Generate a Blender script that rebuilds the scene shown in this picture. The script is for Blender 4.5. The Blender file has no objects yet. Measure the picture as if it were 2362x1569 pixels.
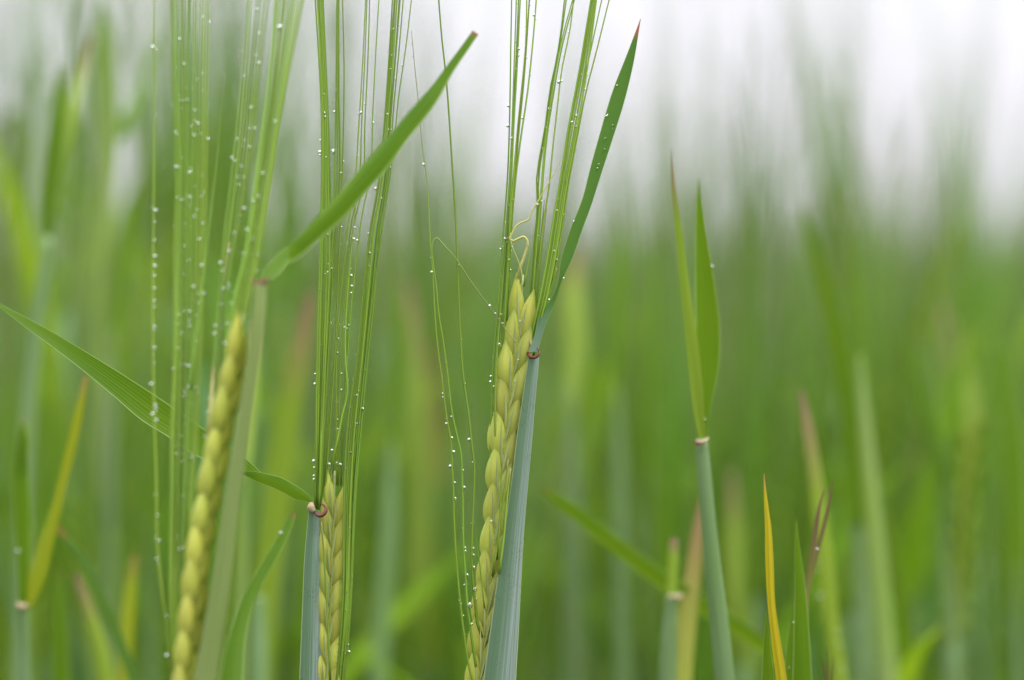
import bpy, math, random
import numpy as np
from mathutils import Vector, Matrix

# ------------------------------------------------------------------ camera, sky, sun, exposure
scene = bpy.context.scene
C = scene.collection
random.seed(11); rng = np.random.default_rng(11)
PW, PH, S = 2362.0, 1569.0, 7500.0          # photograph size, pixels per unit slope
CAM_Z = 0.85
PITCH = math.radians(-1.62)
FOCUS = 0.75
cd = bpy.data.cameras.new('camera')
cam = bpy.data.objects.new('camera', cd); C.objects.link(cam)
cam.location = (0, 0, CAM_Z)
cam.rotation_euler = (math.radians(90) + PITCH, 0, 0)
cd.sensor_width = 36.0
cd.lens = 36.0 * S / PW
cd.clip_start = 0.02; cd.clip_end = 2000
cd.dof.use_dof = True
cd.dof.focus_distance = FOCUS
cd.dof.aperture_fstop = cd.lens / 16.0       # 16 mm wide entrance pupil
cd.dof.aperture_blades = 0
scene.camera = cam

SUN_EL, SUN_AZ = math.radians(60), math.radians(118)
w = bpy.data.worlds.new('World'); scene.world = w; w.use_nodes = True
nt = w.node_tree; nt.nodes.clear()
out = nt.nodes.new('ShaderNodeOutputWorld'); bg = nt.nodes.new('ShaderNodeBackground')
sky = nt.nodes.new('ShaderNodeTexSky'); sky.sky_type = 'NISHITA'; sky.sun_disc = False
sky.sun_elevation = SUN_EL; sky.sun_rotation = SUN_AZ; sky.air_density = 1.0; sky.dust_density = 3.0
scl = nt.nodes.new('ShaderNodeVectorMath'); scl.operation = 'SCALE'; scl.inputs['Scale'].default_value = 0.10
nt.links.new(sky.outputs[0], scl.inputs[0])
# an even layer of cloud: brighter overhead than at the horizon, as every overcast sky is
tc = nt.nodes.new('ShaderNodeTexCoord'); sep = nt.nodes.new('ShaderNodeSeparateXYZ')
nt.links.new(tc.outputs['Generated'], sep.inputs[0])
ramp = nt.nodes.new('ShaderNodeMapRange'); ramp.inputs['From Min'].default_value = 0; ramp.inputs['From Max'].default_value = 1
ramp.inputs['To Min'].default_value = 0.595; ramp.inputs['To Max'].default_value = 2.0
nt.links.new(sep.outputs['Z'], ramp.inputs['Value'])
noi = nt.nodes.new('ShaderNodeTexNoise'); noi.inputs['Scale'].default_value = 2.2; noi.inputs['Detail'].default_value = 4
nt.links.new(tc.outputs['Generated'], noi.inputs['Vector'])
nr = nt.nodes.new('ShaderNodeMapRange'); nr.inputs['To Min'].default_value = 0.93; nr.inputs['To Max'].default_value = 1.07
nt.links.new(noi.outputs['Fac'], nr.inputs['Value'])
mul = nt.nodes.new('ShaderNodeMath'); mul.operation = 'MULTIPLY'
nt.links.new(ramp.outputs[0], mul.inputs[0]); nt.links.new(nr.outputs[0], mul.inputs[1])
cl = nt.nodes.new('ShaderNodeVectorMath'); cl.operation = 'SCALE'; cl.inputs[0].default_value = (0.975, 0.96, 1.03)
nt.links.new(mul.outputs[0], cl.inputs['Scale'])
mixw = nt.nodes.new('ShaderNodeMix'); mixw.data_type = 'RGBA'; mixw.inputs['Factor'].default_value = 0.9
nt.links.new(scl.outputs[0], mixw.inputs['A']); nt.links.new(cl.outputs[0], mixw.inputs['B'])
nt.links.new(mixw.outputs['Result'], bg.inputs['Color']); bg.inputs['Strength'].default_value = 1.0
nt.links.new(bg.outputs[0], out.inputs[0])

sd = bpy.data.lights.new('sun', 'SUN'); sd.energy = 1.5; sd.angle = math.radians(18); sd.color = (1, 0.97, 0.92)
so = bpy.data.objects.new('sun', sd); C.objects.link(so)
so.rotation_euler = (math.radians(90) - SUN_EL, 0, math.pi - SUN_AZ)
so.location = (0, -1, 4)
vs = scene.view_settings
vs.view_transform = 'Standard'; vs.look = 'None'; vs.gamma = 1.0; vs.use_curve_mapping = False
vs.exposure = 0.72
scene.render.engine = 'CYCLES'
cy = scene.cycles
cy.max_bounces = 10; cy.diffuse_bounces = 4; cy.transmission_bounces = 8; cy.glossy_bounces = 3; cy.transparent_max_bounces = 8
cy.use_denoising = True
try: cy.denoiser = 'OPENIMAGEDENOISE'
except Exception: pass

# ------------------------------------------------------------------ helpers
FWD = Vector((0, math.cos(PITCH), math.sin(PITCH))); UP = Vector((0, -math.sin(PITCH), math.cos(PITCH)))
fwd = np.array(FWD); up = np.array(UP); right = np.array((1.0, 0, 0)); campos = np.array((0, 0, CAM_Z))
HORIZON = PH / 2 + S * math.tan(PITCH)
def P(x, y, d=FOCUS):
    return campos + d * (fwd + right * ((x - PW / 2) / S) + up * ((PH / 2 - y) / S))
def mm(px, d=FOCUS):                        # length in metres of px pixels at depth d
    return px * d / S
def lin(r, g, b):
    f = lambda c: ((c / 255 + 0.055) / 1.055) ** 2.4 if c > 10 else c / 255 / 12.92
    return (f(r), f(g), f(b))

def spline(pts, n):
    p = np.asarray(pts, float)
    if len(p) == 2:
        t = np.linspace(0, 1, n)[:, None]; return p[0] * (1 - t) + p[1] * t
    seg = np.linalg.norm(np.diff(p[:, :2], axis=0), axis=1) + 1e-9
    s = np.concatenate(([0], np.cumsum(np.sqrt(seg) if False else seg)))
    q = np.linspace(0, s[-1], n)
    # finite-difference tangents on the chord parameter (cubic Hermite)
    m = np.zeros_like(p)
    d = np.diff(p, axis=0) / np.diff(s)[:, None]
    m[0], m[-1] = d[0], d[-1]
    w0, w1 = np.diff(s)[1:, None], np.diff(s)[:-1, None]
    m[1:-1] = (d[:-1] * w0 + d[1:] * w1) / (w0 + w1)
    i = np.clip(np.searchsorted(s, q, side='right') - 1, 0, len(s) - 2)
    h = (s[i + 1] - s[i])[:, None]; t = ((q - s[i])[:, None]) / h
    return ((2*t**3 - 3*t**2 + 1) * p[i] + (t**3 - 2*t**2 + t) * h * m[i]
            + (-2*t**3 + 3*t**2) * p[i + 1] + (t**3 - t**2) * h * m[i + 1])

class MB:
    def __init__(s): s.v = []; s.f = []; s.uv = []; s.n = 0
    def grid(s, G, UV, close=False):
        r, c = G.shape[:2]
        s.v.append(G.reshape(-1, 3)); b = s.n; s.n += r * c
        uvf = UV.reshape(-1, 2)
        cols = c if close else c - 1
        for i in range(r - 1):
            for j in range(cols):
                j2 = (j + 1) % c
                q = (i*c + j, i*c + j2, (i+1)*c + j2, (i+1)*c + j)
                s.f.append(tuple(b + k for k in q))
                u = [list(uvf[k]) for k in q]
                if close and j2 == 0: u[1][0] = 1.0; u[2][0] = 1.0
                s.uv.extend(u)
    def data(s, name, mat, smooth=True):
        me = bpy.data.meshes.new(name)
        V = np.concatenate(s.v)
        me.from_pydata(V.tolist(), [], s.f)
        uvl = me.uv_layers.new(name='uv')
        uvl.data.foreach_set('uv', np.asarray(s.uv, np.float32).ravel())
        if smooth: me.polygons.foreach_set('use_smooth', np.ones(len(me.polygons), bool))
        me.materials.append(mat)
        return me

def frames(p, ref):
    t = np.gradient(p, axis=0); t /= np.linalg.norm(t, axis=1)[:, None] + 1e-12
    a = np.cross(t, ref); n = np.linalg.norm(a, axis=1)
    for i in range(len(a)):
        if n[i] < 1e-4: a[i] = a[i - 1] if i else right
    a /= np.linalg.norm(a, axis=1)[:, None]
    b = np.cross(a, t)
    return t, a, b

def add_tube(mb, p, r, k=6, flat=1.0, ref=None, phase=0.0, cap=True):
    p = np.asarray(p, float); n = len(p)
    r = np.broadcast_to(np.asarray(r, float), (n,)).copy()
    if cap:
        p = np.concatenate((p[:1], p, p[-1:])); r = np.concatenate(([r[0]*0.02], r, [r[-1]*0.02])); n += 2
        p[0] -= (p[2]-p[1])*1e-3; p[-1] += (p[-2]-p[-3])*1e-3
    t, a, b = frames(p, fwd if ref is None else ref)
    if cap: a[0], b[0], a[-1], b[-1] = a[1], b[1], a[-2], b[-2]
    th = np.linspace(0, 2*math.pi, k, endpoint=False) + phase
    G = p[:, None] + (a[:, None] * np.cos(th)[None, :, None] + b[:, None] * np.sin(th)[None, :, None] * flat) * r[:, None, None]
    UV = np.stack(np.broadcast_arrays((np.arange(k) / k)[None, :], np.linspace(0, 1, n)[:, None]), -1).astype(float)
    mb.grid(G, UV, close=True)

def add_ribbon(mb, L, R, cols=6, bulge=0.15, v0=0.0, v1=1.0, side=None):
    """sheet between two edge curves; bulge = depth of its curve over its width, along side (default towards the lens)"""
    L, R = np.asarray(L, float), np.asarray(R, float); n = len(L)
    u = np.linspace(0, 1, cols + 1)
    wv = R - L; wl = np.linalg.norm(wv, axis=1)
    t = np.gradient((L + R) / 2, axis=0); t /= np.linalg.norm(t, axis=1)[:, None] + 1e-12
    nn = np.cross(wv / (wl[:, None] + 1e-9), t); nl = np.linalg.norm(nn, axis=1)[:, None]
    nn = np.where(nl > 1e-3, nn / (nl + 1e-9), -fwd)
    sd = -fwd if side is None else side
    sg = np.sign(nn @ sd); sg[sg == 0] = 1; nn = nn * sg[:, None]
    prof = np.sin(u * math.pi)
    bl = np.broadcast_to(np.asarray(bulge, float), (n,))
    G = L[:, None] + wv[:, None] * u[None, :, None] + nn[:, None] * (wl * bl)[:, None, None] * prof[None, :, None]
    UV = np.stack(np.broadcast_arrays(u[None, :], np.linspace(v0, v1, n)[:, None]), -1).astype(float)
    mb.grid(G, UV)

def obj(name, me, parent=None, label=None):
    o = bpy.data.objects.new(name, me); C.objects.link(o)
    if parent is not None: o.parent = parent
    if label: o['label'] = label
    return o
def empty(name, loc, label, cat, group=None):
    o = bpy.data.objects.new(name, None); C.objects.link(o); o.location = loc
    o.empty_display_size = 0.01
    o['label'] = label; o['category'] = cat
    if group: o['group'] = group
    return o

# ------------------------------------------------------------------ materials
class NB:
    def __init__(s, name):
        s.m = bpy.data.materials.new(name); s.m.use_nodes = True; s.t = s.m.node_tree; s.t.nodes.clear()
        s.out = s.n('ShaderNodeOutputMaterial')
    def n(s, t, **k):
        o = s.t.nodes.new(t)
        for a, b in k.items(): setattr(o, a, b)
        return o
    def l(s, a, b): s.t.links.new(a, b)
    def math(s, op, a, b=None, clamp=False):
        o = s.n('ShaderNodeMath', operation=op); o.use_clamp = clamp
        for i, x in enumerate((a, b)):
            if x is None: continue
            if isinstance(x, (int, float)): o.inputs[i].default_value = x
            else: s.l(x, o.inputs[i])
        return o.outputs[0]
    def mix(s, f, a, b):
        o = s.n('ShaderNodeMix', data_type='RGBA')
        for nm, x in (('Factor', f), ('A', a), ('B', b)):
            if isinstance(x, (int, float)): o.inputs[nm].default_value = x
            elif isinstance(x, tuple): o.inputs[nm].default_value = (*x, 1)
            else: s.l(x, o.inputs[nm])
        return o.outputs['Result']
    def uv(s):
        tcn = s.n('ShaderNodeTexCoord'); sp = s.n('ShaderNodeSeparateXYZ'); s.l(tcn.outputs['UV'], sp.inputs[0])
        s.tc = tcn; return sp.outputs['X'], sp.outputs['Y']
    def noise(s, scale, detail=3, vec=None):
        o = s.n('ShaderNodeTexNoise'); o.inputs['Scale'].default_value = scale; o.inputs['Detail'].default_value = detail
        if vec is not None: s.l(vec, o.inputs['Vector'])
        return o.outputs['Fac']
    def rng(s, x, a, b, c=0.0, d=1.0):
        o = s.n('ShaderNodeMapRange'); s.l(x, o.inputs['Value'])
        for nm, q in (('From Min', a), ('From Max', b), ('To Min', c), ('To Max', d)): o.inputs[nm].default_value = q
        return o.outputs[0]

def plant_mat(name, base, alt, stripe=None, nstripe=0, stripe_amt=0.4, tip=None, tip_at=0.9, root=None, root_to=0.15,
              rough=0.45, trans=0.35, trans_tint=None, vary=0.25, nscale=(60, 60, 8), bump=0.15, spots=None, edge=None, spec=0.4, tipw=0.08, streak=None, streak_amt=0.5, streak_k=14, ugrad=None):
    b = NB(name); u, v = b.uv()
    oi = b.n('ShaderNodeObjectInfo')
    mp = b.n('ShaderNodeMapping'); mp.inputs['Scale'].default_value = nscale
    b.l(b.tc.outputs['Object'], mp.inputs['Vector'])
    nz = b.noise(1.0, 4, mp.outputs[0])
    col = b.mix(b.rng(nz, 0.3, 0.7), base, alt)
    if root: col = b.mix(b.rng(v, 0.0, root_to, 1, 0), col, root)
    h = None
    if nstripe:
        st = b.math('SINE', b.math('MULTIPLY', b.math('ADD', u, b.math('MULTIPLY', nz, 0.008)), 2*math.pi*nstripe))
        st01 = b.rng(st, -0.2, 1.0)
        h = st01
        col = b.mix(b.math('MULTIPLY', st01, stripe_amt), col, stripe)
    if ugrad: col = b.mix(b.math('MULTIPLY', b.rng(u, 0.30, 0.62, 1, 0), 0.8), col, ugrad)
    if streak:
        cx = b.n('ShaderNodeCombineXYZ'); b.l(b.math('MULTIPLY', u, streak_k), cx.inputs[0]); b.l(b.math('MULTIPLY', v, 2.5), cx.inputs[1]); b.l(b.math('MULTIPLY', oi.outputs['Random'], 50), cx.inputs[2])
        sn = b.rng(b.noise(1.0, 3, cx.outputs[0]), 0.38, 0.66)
        col = b.mix(b.math('MULTIPLY', sn, streak_amt), col, streak)
        if h is None: h = sn
    if edge:
        e = b.math('ABSOLUTE', b.math('SUBTRACT', u, 0.5))
        col = b.mix(b.rng(e, 0.455, 0.49), col, edge)
    if tip: col = b.mix(b.rng(v, tip_at - tipw, min(1.0, tip_at + tipw)), col, tip)
    if spots:
        vo = b.n('ShaderNodeTexVoronoi'); vo.inputs['Scale'].default_value = 1.0
        mp2 = b.n('ShaderNodeMapping'); mp2.inputs['Scale'].default_value = (2600, 2600, 900)
        b.l(b.tc.outputs['Object'], mp2.inputs['Vector']); b.l(mp2.outputs[0], vo.inputs['Vector'])
        n2 = b.noise(120, 2, b.tc.outputs['Object'])
        m = b.math('MULTIPLY', b.rng(vo.outputs['Distance'], 0.34, 0.22), b.rng(n2, 0.5, 0.62))
        col = b.mix(b.math('MULTIPLY', m, 0.55), col, spots)
    if vary:
        hs = b.n('ShaderNodeHueSaturation'); b.l(col, hs.inputs['Color'])
        b.l(b.rng(oi.outputs['Random'], 0, 1, 1 - vary, 1 + vary), hs.inputs['Value'])
        r2 = b.math('FRACT', b.math('MULTIPLY', oi.outputs['Random'], 17.3))
        b.l(b.rng(r2, 0, 1, 0.5 - vary * 0.045, 0.5 + vary * 0.06), hs.inputs['Hue'])
        col = hs.outputs['Color']
    pr = b.n('ShaderNodeBsdfPrincipled'); b.l(col, pr.inputs['Base Color'])
    pr.inputs['Roughness'].default_value = rough; pr.inputs['Specular IOR Level'].default_value = spec
    if bump and h is not None:
        bp = b.n('ShaderNodeBump'); bp.inputs['Strength'].default_value = bump; bp.inputs['Distance'].default_value = 0.0002
        b.l(h, bp.inputs['Height']); b.l(bp.outputs[0], pr.inputs['Normal'])
    sh = pr.outputs[0]
    if trans:
        tr = b.n('ShaderNodeBsdfTranslucent')
        if trans_tint: b.l(b.mix(0.55, col, trans_tint), tr.inputs['Color'])
        else: b.l(col, tr.inputs['Color'])
        ms = b.n('ShaderNodeMixShader'); ms.inputs[0].default_value = trans
        b.l(pr.outputs[0], ms.inputs[1]); b.l(tr.outputs[0], ms.inputs[2]); sh = ms.outputs[0]
    b.l(sh, b.out.inputs['Surface'])
    return b.m

YG = (0.26, 0.42, 0.012)
M_leaf = plant_mat('leaf_blade', (0.064, 0.150, 0.003), (0.105, 0.190, 0.005), stripe=(0.16, 0.30, 0.03), nstripe=8, stripe_amt=0.6, streak=(0.035, 0.11, 0.003), streak_amt=0.5, spec=0.14, rough=0.5,
                   tip=(0.22, 0.10, 0.04), tip_at=0.988, tipw=0.01, trans=0.42, trans_tint=YG, vary=0.1, edge=(0.36, 0.50, 0.18))
M_leaf_fine = plant_mat('leaf_blade_bluish', (0.055, 0.15, 0.025), (0.08, 0.185, 0.03), stripe=(0.12, 0.24, 0.06), nstripe=17, stripe_amt=0.3, spec=0.1, rough=0.55,
                   tip=(0.42, 0.10, 0.08), tip_at=0.95, tipw=0.015, root=(0.20, 0.29, 0.26), root_to=0.16, trans=0.36, trans_tint=(0.2, 0.36, 0.04), vary=0.06, edge=(0.32, 0.44, 0.2))
M_awn = plant_mat('awn', (0.33, 0.49, 0.06), (0.26, 0.43, 0.045), stripe=(0.085, 0.20, 0.012), nstripe=4, stripe_amt=0.6, tip=(0.25, 0.20, 0.10),
                  tip_at=0.97, tipw=0.25, trans=0.25, trans_tint=YG, vary=0.22, rough=0.4, bump=0.0)
M_awn_pale = plant_mat('awn_pale', (0.56, 0.58, 0.20), (0.52, 0.52, 0.16), trans=0.3, vary=0.1)
M_awn_dry = plant_mat('awn_dry', (0.42, 0.40, 0.14), (0.40, 0.34, 0.12), tip=(0.36, 0.24, 0.12), tip_at=0.6, tipw=0.3, trans=0.2, vary=0.1)
M_grain = plant_mat('grain_husk', (0.70, 0.70, 0.14), (0.60, 0.64, 0.12), stripe=(0.48, 0.58, 0.13), nstripe=7, stripe_amt=0.55, streak=(0.54, 0.54, 0.12), streak_amt=0.35, streak_k=5, tip=(0.33, 0.45, 0.10), tip_at=0.97, tipw=0.12,
                    root=(0.58, 0.60, 0.13), root_to=0.35, trans=0.42, trans_tint=(0.74, 0.78, 0.12), vary=0.18, rough=0.38, bump=0.25, nscale=(300, 300, 90), spec=0.5)
M_spk = plant_mat('spikelet_husk', (0.44, 0.52, 0.20), (0.38, 0.48, 0.17), stripe=(0.5, 0.55, 0.3), nstripe=3, stripe_amt=0.5, tip=(0.40, 0.40, 0.18), tip_at=0.95, trans=0.3, vary=0.12)
M_sheath = plant_mat('leaf_sheath', (0.19, 0.275, 0.215), (0.25, 0.33, 0.28), streak=(0.10, 0.20, 0.09), streak_amt=0.75, streak_k=16, stripe=(0.28, 0.36, 0.31), nstripe=14, stripe_amt=0.25, trans=0.18, vary=0.08,
                     rough=0.6, spots=(0.09, 0.14, 0.10), spec=0.3, nscale=(90, 90, 12))
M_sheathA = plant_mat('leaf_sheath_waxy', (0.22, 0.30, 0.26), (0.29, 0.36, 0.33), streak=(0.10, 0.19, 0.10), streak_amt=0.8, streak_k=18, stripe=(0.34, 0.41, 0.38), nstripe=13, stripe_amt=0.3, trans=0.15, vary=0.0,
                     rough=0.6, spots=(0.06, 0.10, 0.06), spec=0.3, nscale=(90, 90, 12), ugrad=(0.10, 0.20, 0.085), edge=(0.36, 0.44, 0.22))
M_stem = plant_mat('green_stem', (0.13, 0.24, 0.065), (0.18, 0.29, 0.09), streak=(0.23, 0.34, 0.16), streak_amt=0.6, streak_k=9, trans=0.15, vary=0.12, rough=0.45, spec=0.5)
M_stem_lime = plant_mat('lime_stem', (0.22, 0.36, 0.05), (0.28, 0.40, 0.06), streak=(0.30, 0.40, 0.18), streak_amt=0.6, streak_k=7, trans=0.25, vary=0.05)
M_sheath_pale = plant_mat('leaf_sheath_pale', (0.17, 0.27, 0.06), (0.24, 0.31, 0.08), streak=(0.30, 0.37, 0.16), streak_amt=0.6, streak_k=8, trans=0.3, vary=0.05, rough=0.55)
M_auric = plant_mat('auricle', (0.15, 0.035, 0.035), (0.22, 0.07, 0.06), stripe=(0.08, 0.02, 0.02), nstripe=2, stripe_amt=0.6, spec=0.2, trans=0.1, vary=0.0, rough=0.35, nscale=(500, 500, 500))
M_collar = plant_mat('collar', (0.48, 0.44, 0.24), (0.42, 0.30, 0.19), trans=0.2, vary=0.0, nscale=(500, 500, 500))
M_membrane = plant_mat('ligule', (0.62, 0.66, 0.5), (0.55, 0.6, 0.42), trans=0.5, vary=0.0)
M_yellow = plant_mat('leaf_yellowing', (0.50, 0.42, 0.008), (0.44, 0.40, 0.012), stripe=(0.28, 0.17, 0.01), nstripe=2, stripe_amt=0.5, tip=(0.40, 0.19, 0.10), tip_at=0.96, tipw=0.03,
                     trans=0.42, trans_tint=(0.56, 0.46, 0.01), vary=0.0, root=(0.5, 0.45, 0.04), root_to=0.2)
M_yelgreen = plant_mat('leaf_yellow_green', (0.24, 0.35, 0.012), (0.33, 0.34, 0.014), stripe=(0.20, 0.30, 0.02), nstripe=5, stripe_amt=0.4, tip=(0.36, 0.20, 0.08), tip_at=0.97, tipw=0.1,
                       trans=0.42, trans_tint=(0.42, 0.46, 0.02), vary=0.05)
M_brown = plant_mat('leaf_brown', (0.26, 0.24, 0.03), (0.25, 0.18, 0.035), stripe=(0.20, 0.16, 0.03), nstripe=4, stripe_amt=0.4, tip=(0.22, 0.13, 0.05), tip_at=0.85, tipw=0.2,
                    root=(0.28, 0.38, 0.015), root_to=0.95, trans=0.4, vary=0.0)
M_redtip = plant_mat('leaf_red_tip', (0.24, 0.37, 0.03), (0.29, 0.40, 0.035), stripe=(0.15, 0.27, 0.03), nstripe=4, stripe_amt=0.4, tip=(0.30, 0.17, 0.12), tip_at=0.86, tipw=0.12, trans=0.35, vary=0.0)
M_purple = plant_mat('awn_purple', (0.11, 0.05, 0.03), (0.15, 0.075, 0.035), root=(0.20, 0.30, 0.02), root_to=0.85, streak=(0.24, 0.24, 0.06), streak_amt=0.45, streak_k=5, trans=0.2, vary=0.05)
# the field behind
F_stem = plant_mat('field_stem', (0.11, 0.225, 0.085), (0.20, 0.33, 0.165), trans=0.15, vary=0.45, rough=0.6, spec=0.15)
F_leaf = plant_mat('field_leaf', (0.075, 0.20, 0.008), (0.185, 0.32, 0.016), spec=0.1, stripe=(0.16, 0.29, 0.03), nstripe=6, stripe_amt=0.3, tip=(0.34, 0.30, 0.08), tip_at=0.985, tipw=0.03, trans=0.48, trans_tint=(0.32, 0.50, 0.015), vary=0.5)
F_ear = plant_mat('field_ear', (0.25, 0.36, 0.035), (0.20, 0.33, 0.03), spec=0.15, trans=0.25, vary=0.2)
F_awn = plant_mat('field_awn', (0.15, 0.33, 0.025), (0.20, 0.37, 0.04), spec=0.15, tip=(0.30, 0.32, 0.20), tip_at=0.9, tipw=0.4, trans=0.25, vary=0.2)

b = NB('water'); g = b.n('ShaderNodeBsdfGlass'); g.inputs['IOR'].default_value = 1.33; g.inputs['Roughness'].default_value = 0.0
b.l(g.outputs[0], b.out.inputs['Surface']); M_water = b.m
b = NB('soil'); b.uv(); nz = b.noise(9, 8, b.tc.outputs['Object']); pr = b.n('ShaderNodeBsdfPrincipled')
b.l(b.mix(nz, (0.05, 0.038, 0.026), (0.13, 0.10, 0.07)), pr.inputs['Base Color']); pr.inputs['Roughness'].default_value = 0.95
bp = b.n('ShaderNodeBump'); bp.inputs['Strength'].default_value = 0.8; bp.inputs['Distance'].default_value = 0.03
b.l(nz, bp.inputs['Height']); b.l(bp.outputs[0], pr.inputs['Normal']); b.l(pr.outputs[0], b.out.inputs['Surface']); M_soil = b.m

# ------------------------------------------------------------------ ground
xs = np.concatenate((-np.geomspace(900, 2, 24), np.linspace(-1.8, 1.8, 37), np.geomspace(2, 900, 24)))
ys = np.concatenate((-np.geomspace(900, 2, 14), np.linspace(-1.8, 6, 70), np.geomspace(6.3, 900, 30)))
X, Y = np.meshgrid(xs, ys)
near = np.exp(-(X**2 + (Y - 2)**2) / 40)
Zg = near * (0.006*np.sin(X*41 + 1.3*np.sin(Y*17)) + 0.005*np.sin(Y*53 + 2*np.sin(X*13))) - 0.008
mbg = MB(); mbg.grid(np.stack((X, Y, Zg), -1), np.stack((X, Y), -1))
g_ = obj('ground', mbg.data('ground', M_soil)); g_['kind'] = 'structure'

# ------------------------------------------------------------------ builders for the plants near the lens
DROPS = []                                   # (position, radius, plant key)

def root_at(x, y, d):
    p = P(x, y, d); return Vector((p[0], p[1], 0.0))

class Plant:
    def __init__(s, key, name, rx, ry, d, label, group=None):
        s.key = key; s.d = d; s.loc = root_at(rx, ry, d); s.o = empty(name, s.loc, label, 'barley', group); s.base = np.array(s.loc)
        s.ear = None; s.paths = []; s.lean = (0.0, 0.0)
    def _add(s, name, mb, mat, parent=None, label=None, smooth=True):
        mb.v = [v - s.base for v in mb.v]
        return obj(name, mb.data(name, mat, smooth), parent or s.o, label)
    def leaf(s, L, R, mat, d=None, dz=(0, 0), cols=8, n=40, bulge=0.18, name='leaf', label=None, side=None, tipfirst=False, extra=None, parent=None):
        """L, R edge polylines in photo pixels (x, y[, depth offset in mm]); d may be (d_root, d_tip)"""
        d = s.d if d is None else d
        d0, d1 = (d, d) if np.isscalar(d) else d
        def conv(E, off):
            E = [tuple(e) + (0,) * (3 - len(e)) for e in E]
            q = spline(E, n); t = np.linspace(0, 1, n)
            return np.array([P(x, y, d0 + (d1 - d0) * tt + (o + off) * 0.001) for (x, y, o), tt in zip(q, t)])
        mb = MB(); add_ribbon(mb, conv(L, dz[0]), conv(R, dz[1]), cols, bulge, side=side)
        if extra: extra(mb, conv)
        return s._add(name, mb, mat, parent, label)
    def blade(s, path, widths, mat, d=None, twist=0.0, n=36, bulge=0.15, cols=6, name='leaf', label=None, parent=None):
        """leaf along a centre line (px), widths in px at those points; twist rad turns it about its length"""
        d = s.d if d is None else d
        d0, d1 = (d, d) if np.isscalar(d) else d
        arr = np.array([(x, y, wd) for (x, y), wd in zip(path, widths)], float)
        q = spline(arr, n); t = np.linspace(0, 1, n)
        dd = d0 + (d1 - d0) * t
        c = np.array([P(x, y, k) for (x, y, _), k in zip(q, dd)])
        tt, a, bb = frames(c, fwd)
        hw = np.maximum(q[:, 2], 0.15) * dd / S / 2
        tw = twist * t if np.isscalar(twist) else np.interp(t, np.linspace(0, 1, len(twist)), twist)
        ax = a * np.cos(tw)[:, None] + bb * np.sin(tw)[:, None]
        # keep the seen width: widen where turned
        mb = MB(); add_ribbon(mb, c - ax * hw[:, None], c + ax * hw[:, None], cols, bulge)
        return s._add(name, mb, mat, parent, label)
    def stem(s, pts, mat=None, name='stem', flat=0.8, k=12, label=None, foot=True, d=None, n=40, bottom_px=40):
        """pts (x, y, width px); goes on to the ground below the last point"""
        d = s.d if d is None else d
        arr = np.asarray(pts, float); q = spline(arr, n)
        c = np.array([P(x, y, d) for x, y, _ in q]); r = q[:, 2] * d / S / 2
        if foot:
            e = c[-1]; m = 14; t = np.linspace(0, 1, m + 1)[1:, None]
            tgt = np.array((s.base[0], s.base[1], 0.0 - 0.01))
            dirv = c[-1] - c[-2]; dirv /= np.linalg.norm(dirv)
            ctrl = e + dirv * 0.12
            ext = (1-t)**2 * e + 2*t*(1-t) * ctrl + t**2 * tgt
            rr = r[-1] + (bottom_px * s.d / S / 2 - r[-1]) * np.minimum(1, t[:, 0] * 3)
            c = np.concatenate((c, ext)); r = np.concatenate((r, rr))
        mb = MB(); add_tube(mb, c, r, k, flat)
        return s._add(name, mb, mat or M_sheath, None, label)
    def tube(s, pts, wpx, mat, name, d=None, k=8, n=24, flat=1.0, parent=None, label=None):
        d = s.d if d is None else d
        arr = np.array([tuple(p) + (0,) * (3 - len(p)) for p in pts], float)
        q = spline(arr, n)
        c = np.array([P(x, y, d + o * 0.001) for x, y, o in q])
        r = (np.interp(np.linspace(0, 1, n), np.linspace(0, 1, len(wpx)), wpx) if not np.isscalar(wpx) else np.full(n, wpx)) * d / S / 2
        mb = MB(); add_tube(mb, c, r, k, flat); return s._add(name, mb, mat, parent, label)
    def awn(s, pts, w0=4.6, w1=1.6, mat=None, d=None, drops=0.0, size=(1.6, 3.6), n=None, name='awn', dz0=0.0, dz1=0.0, embed=3.0):
        """a bristle from the ear outwards; pts in px; drops = count of dewdrops strung along it"""
        d = s.d if d is None else d
        arr = np.array([tuple(p) + (0,) * (3 - len(p)) for p in pts], float)
        if arr[-1, 1] > arr[0, 1] and not getattr(s, 'keep', False): arr = arr[::-1]
        ln = np.linalg.norm(np.diff(arr[:, :2], axis=0), axis=1).sum()
        if arr[-1, 1] <= 2:                                  # runs out of the picture: goes on to its real length
            v = arr[-1] - arr[-2]; v[:2] /= np.linalg.norm(v[:2]) + 1e-9
            arr = np.concatenate((arr, [[arr[-1, 0] + v[0]*230 + rng.uniform(-8, 8), arr[-1, 1] + v[1]*230, arr[-1, 2]],
                                        [arr[-1, 0] + v[0]*470 + rng.uniform(-20, 20), arr[-1, 1] + v[1]*470, arr[-1, 2]]]))
        n = n or int(max(14, ln / 26))
        q = spline(arr, n); t = np.linspace(0, 1, n)
        off = dz0 + (dz1 - dz0) * t + embed * np.clip(1 - t / 0.10, 0, 1)**1.5 + s.lean[0] + (s.lean[1] - s.lean[0]) * t
        c = np.array([P(x, y, d + (o + f) * 0.001) for (x, y, o), f in zip(q, off)])
        r = (w0 + (w1 - w0) * t) * d / S / 2
        mb = MB(); add_tube(mb, c, r, 6, 0.75, phase=0.3)
        s.paths.append((q[:, :2].copy(), c, r))
        o_ = s._add(name, mb, mat or M_awn, s.ear)
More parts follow.
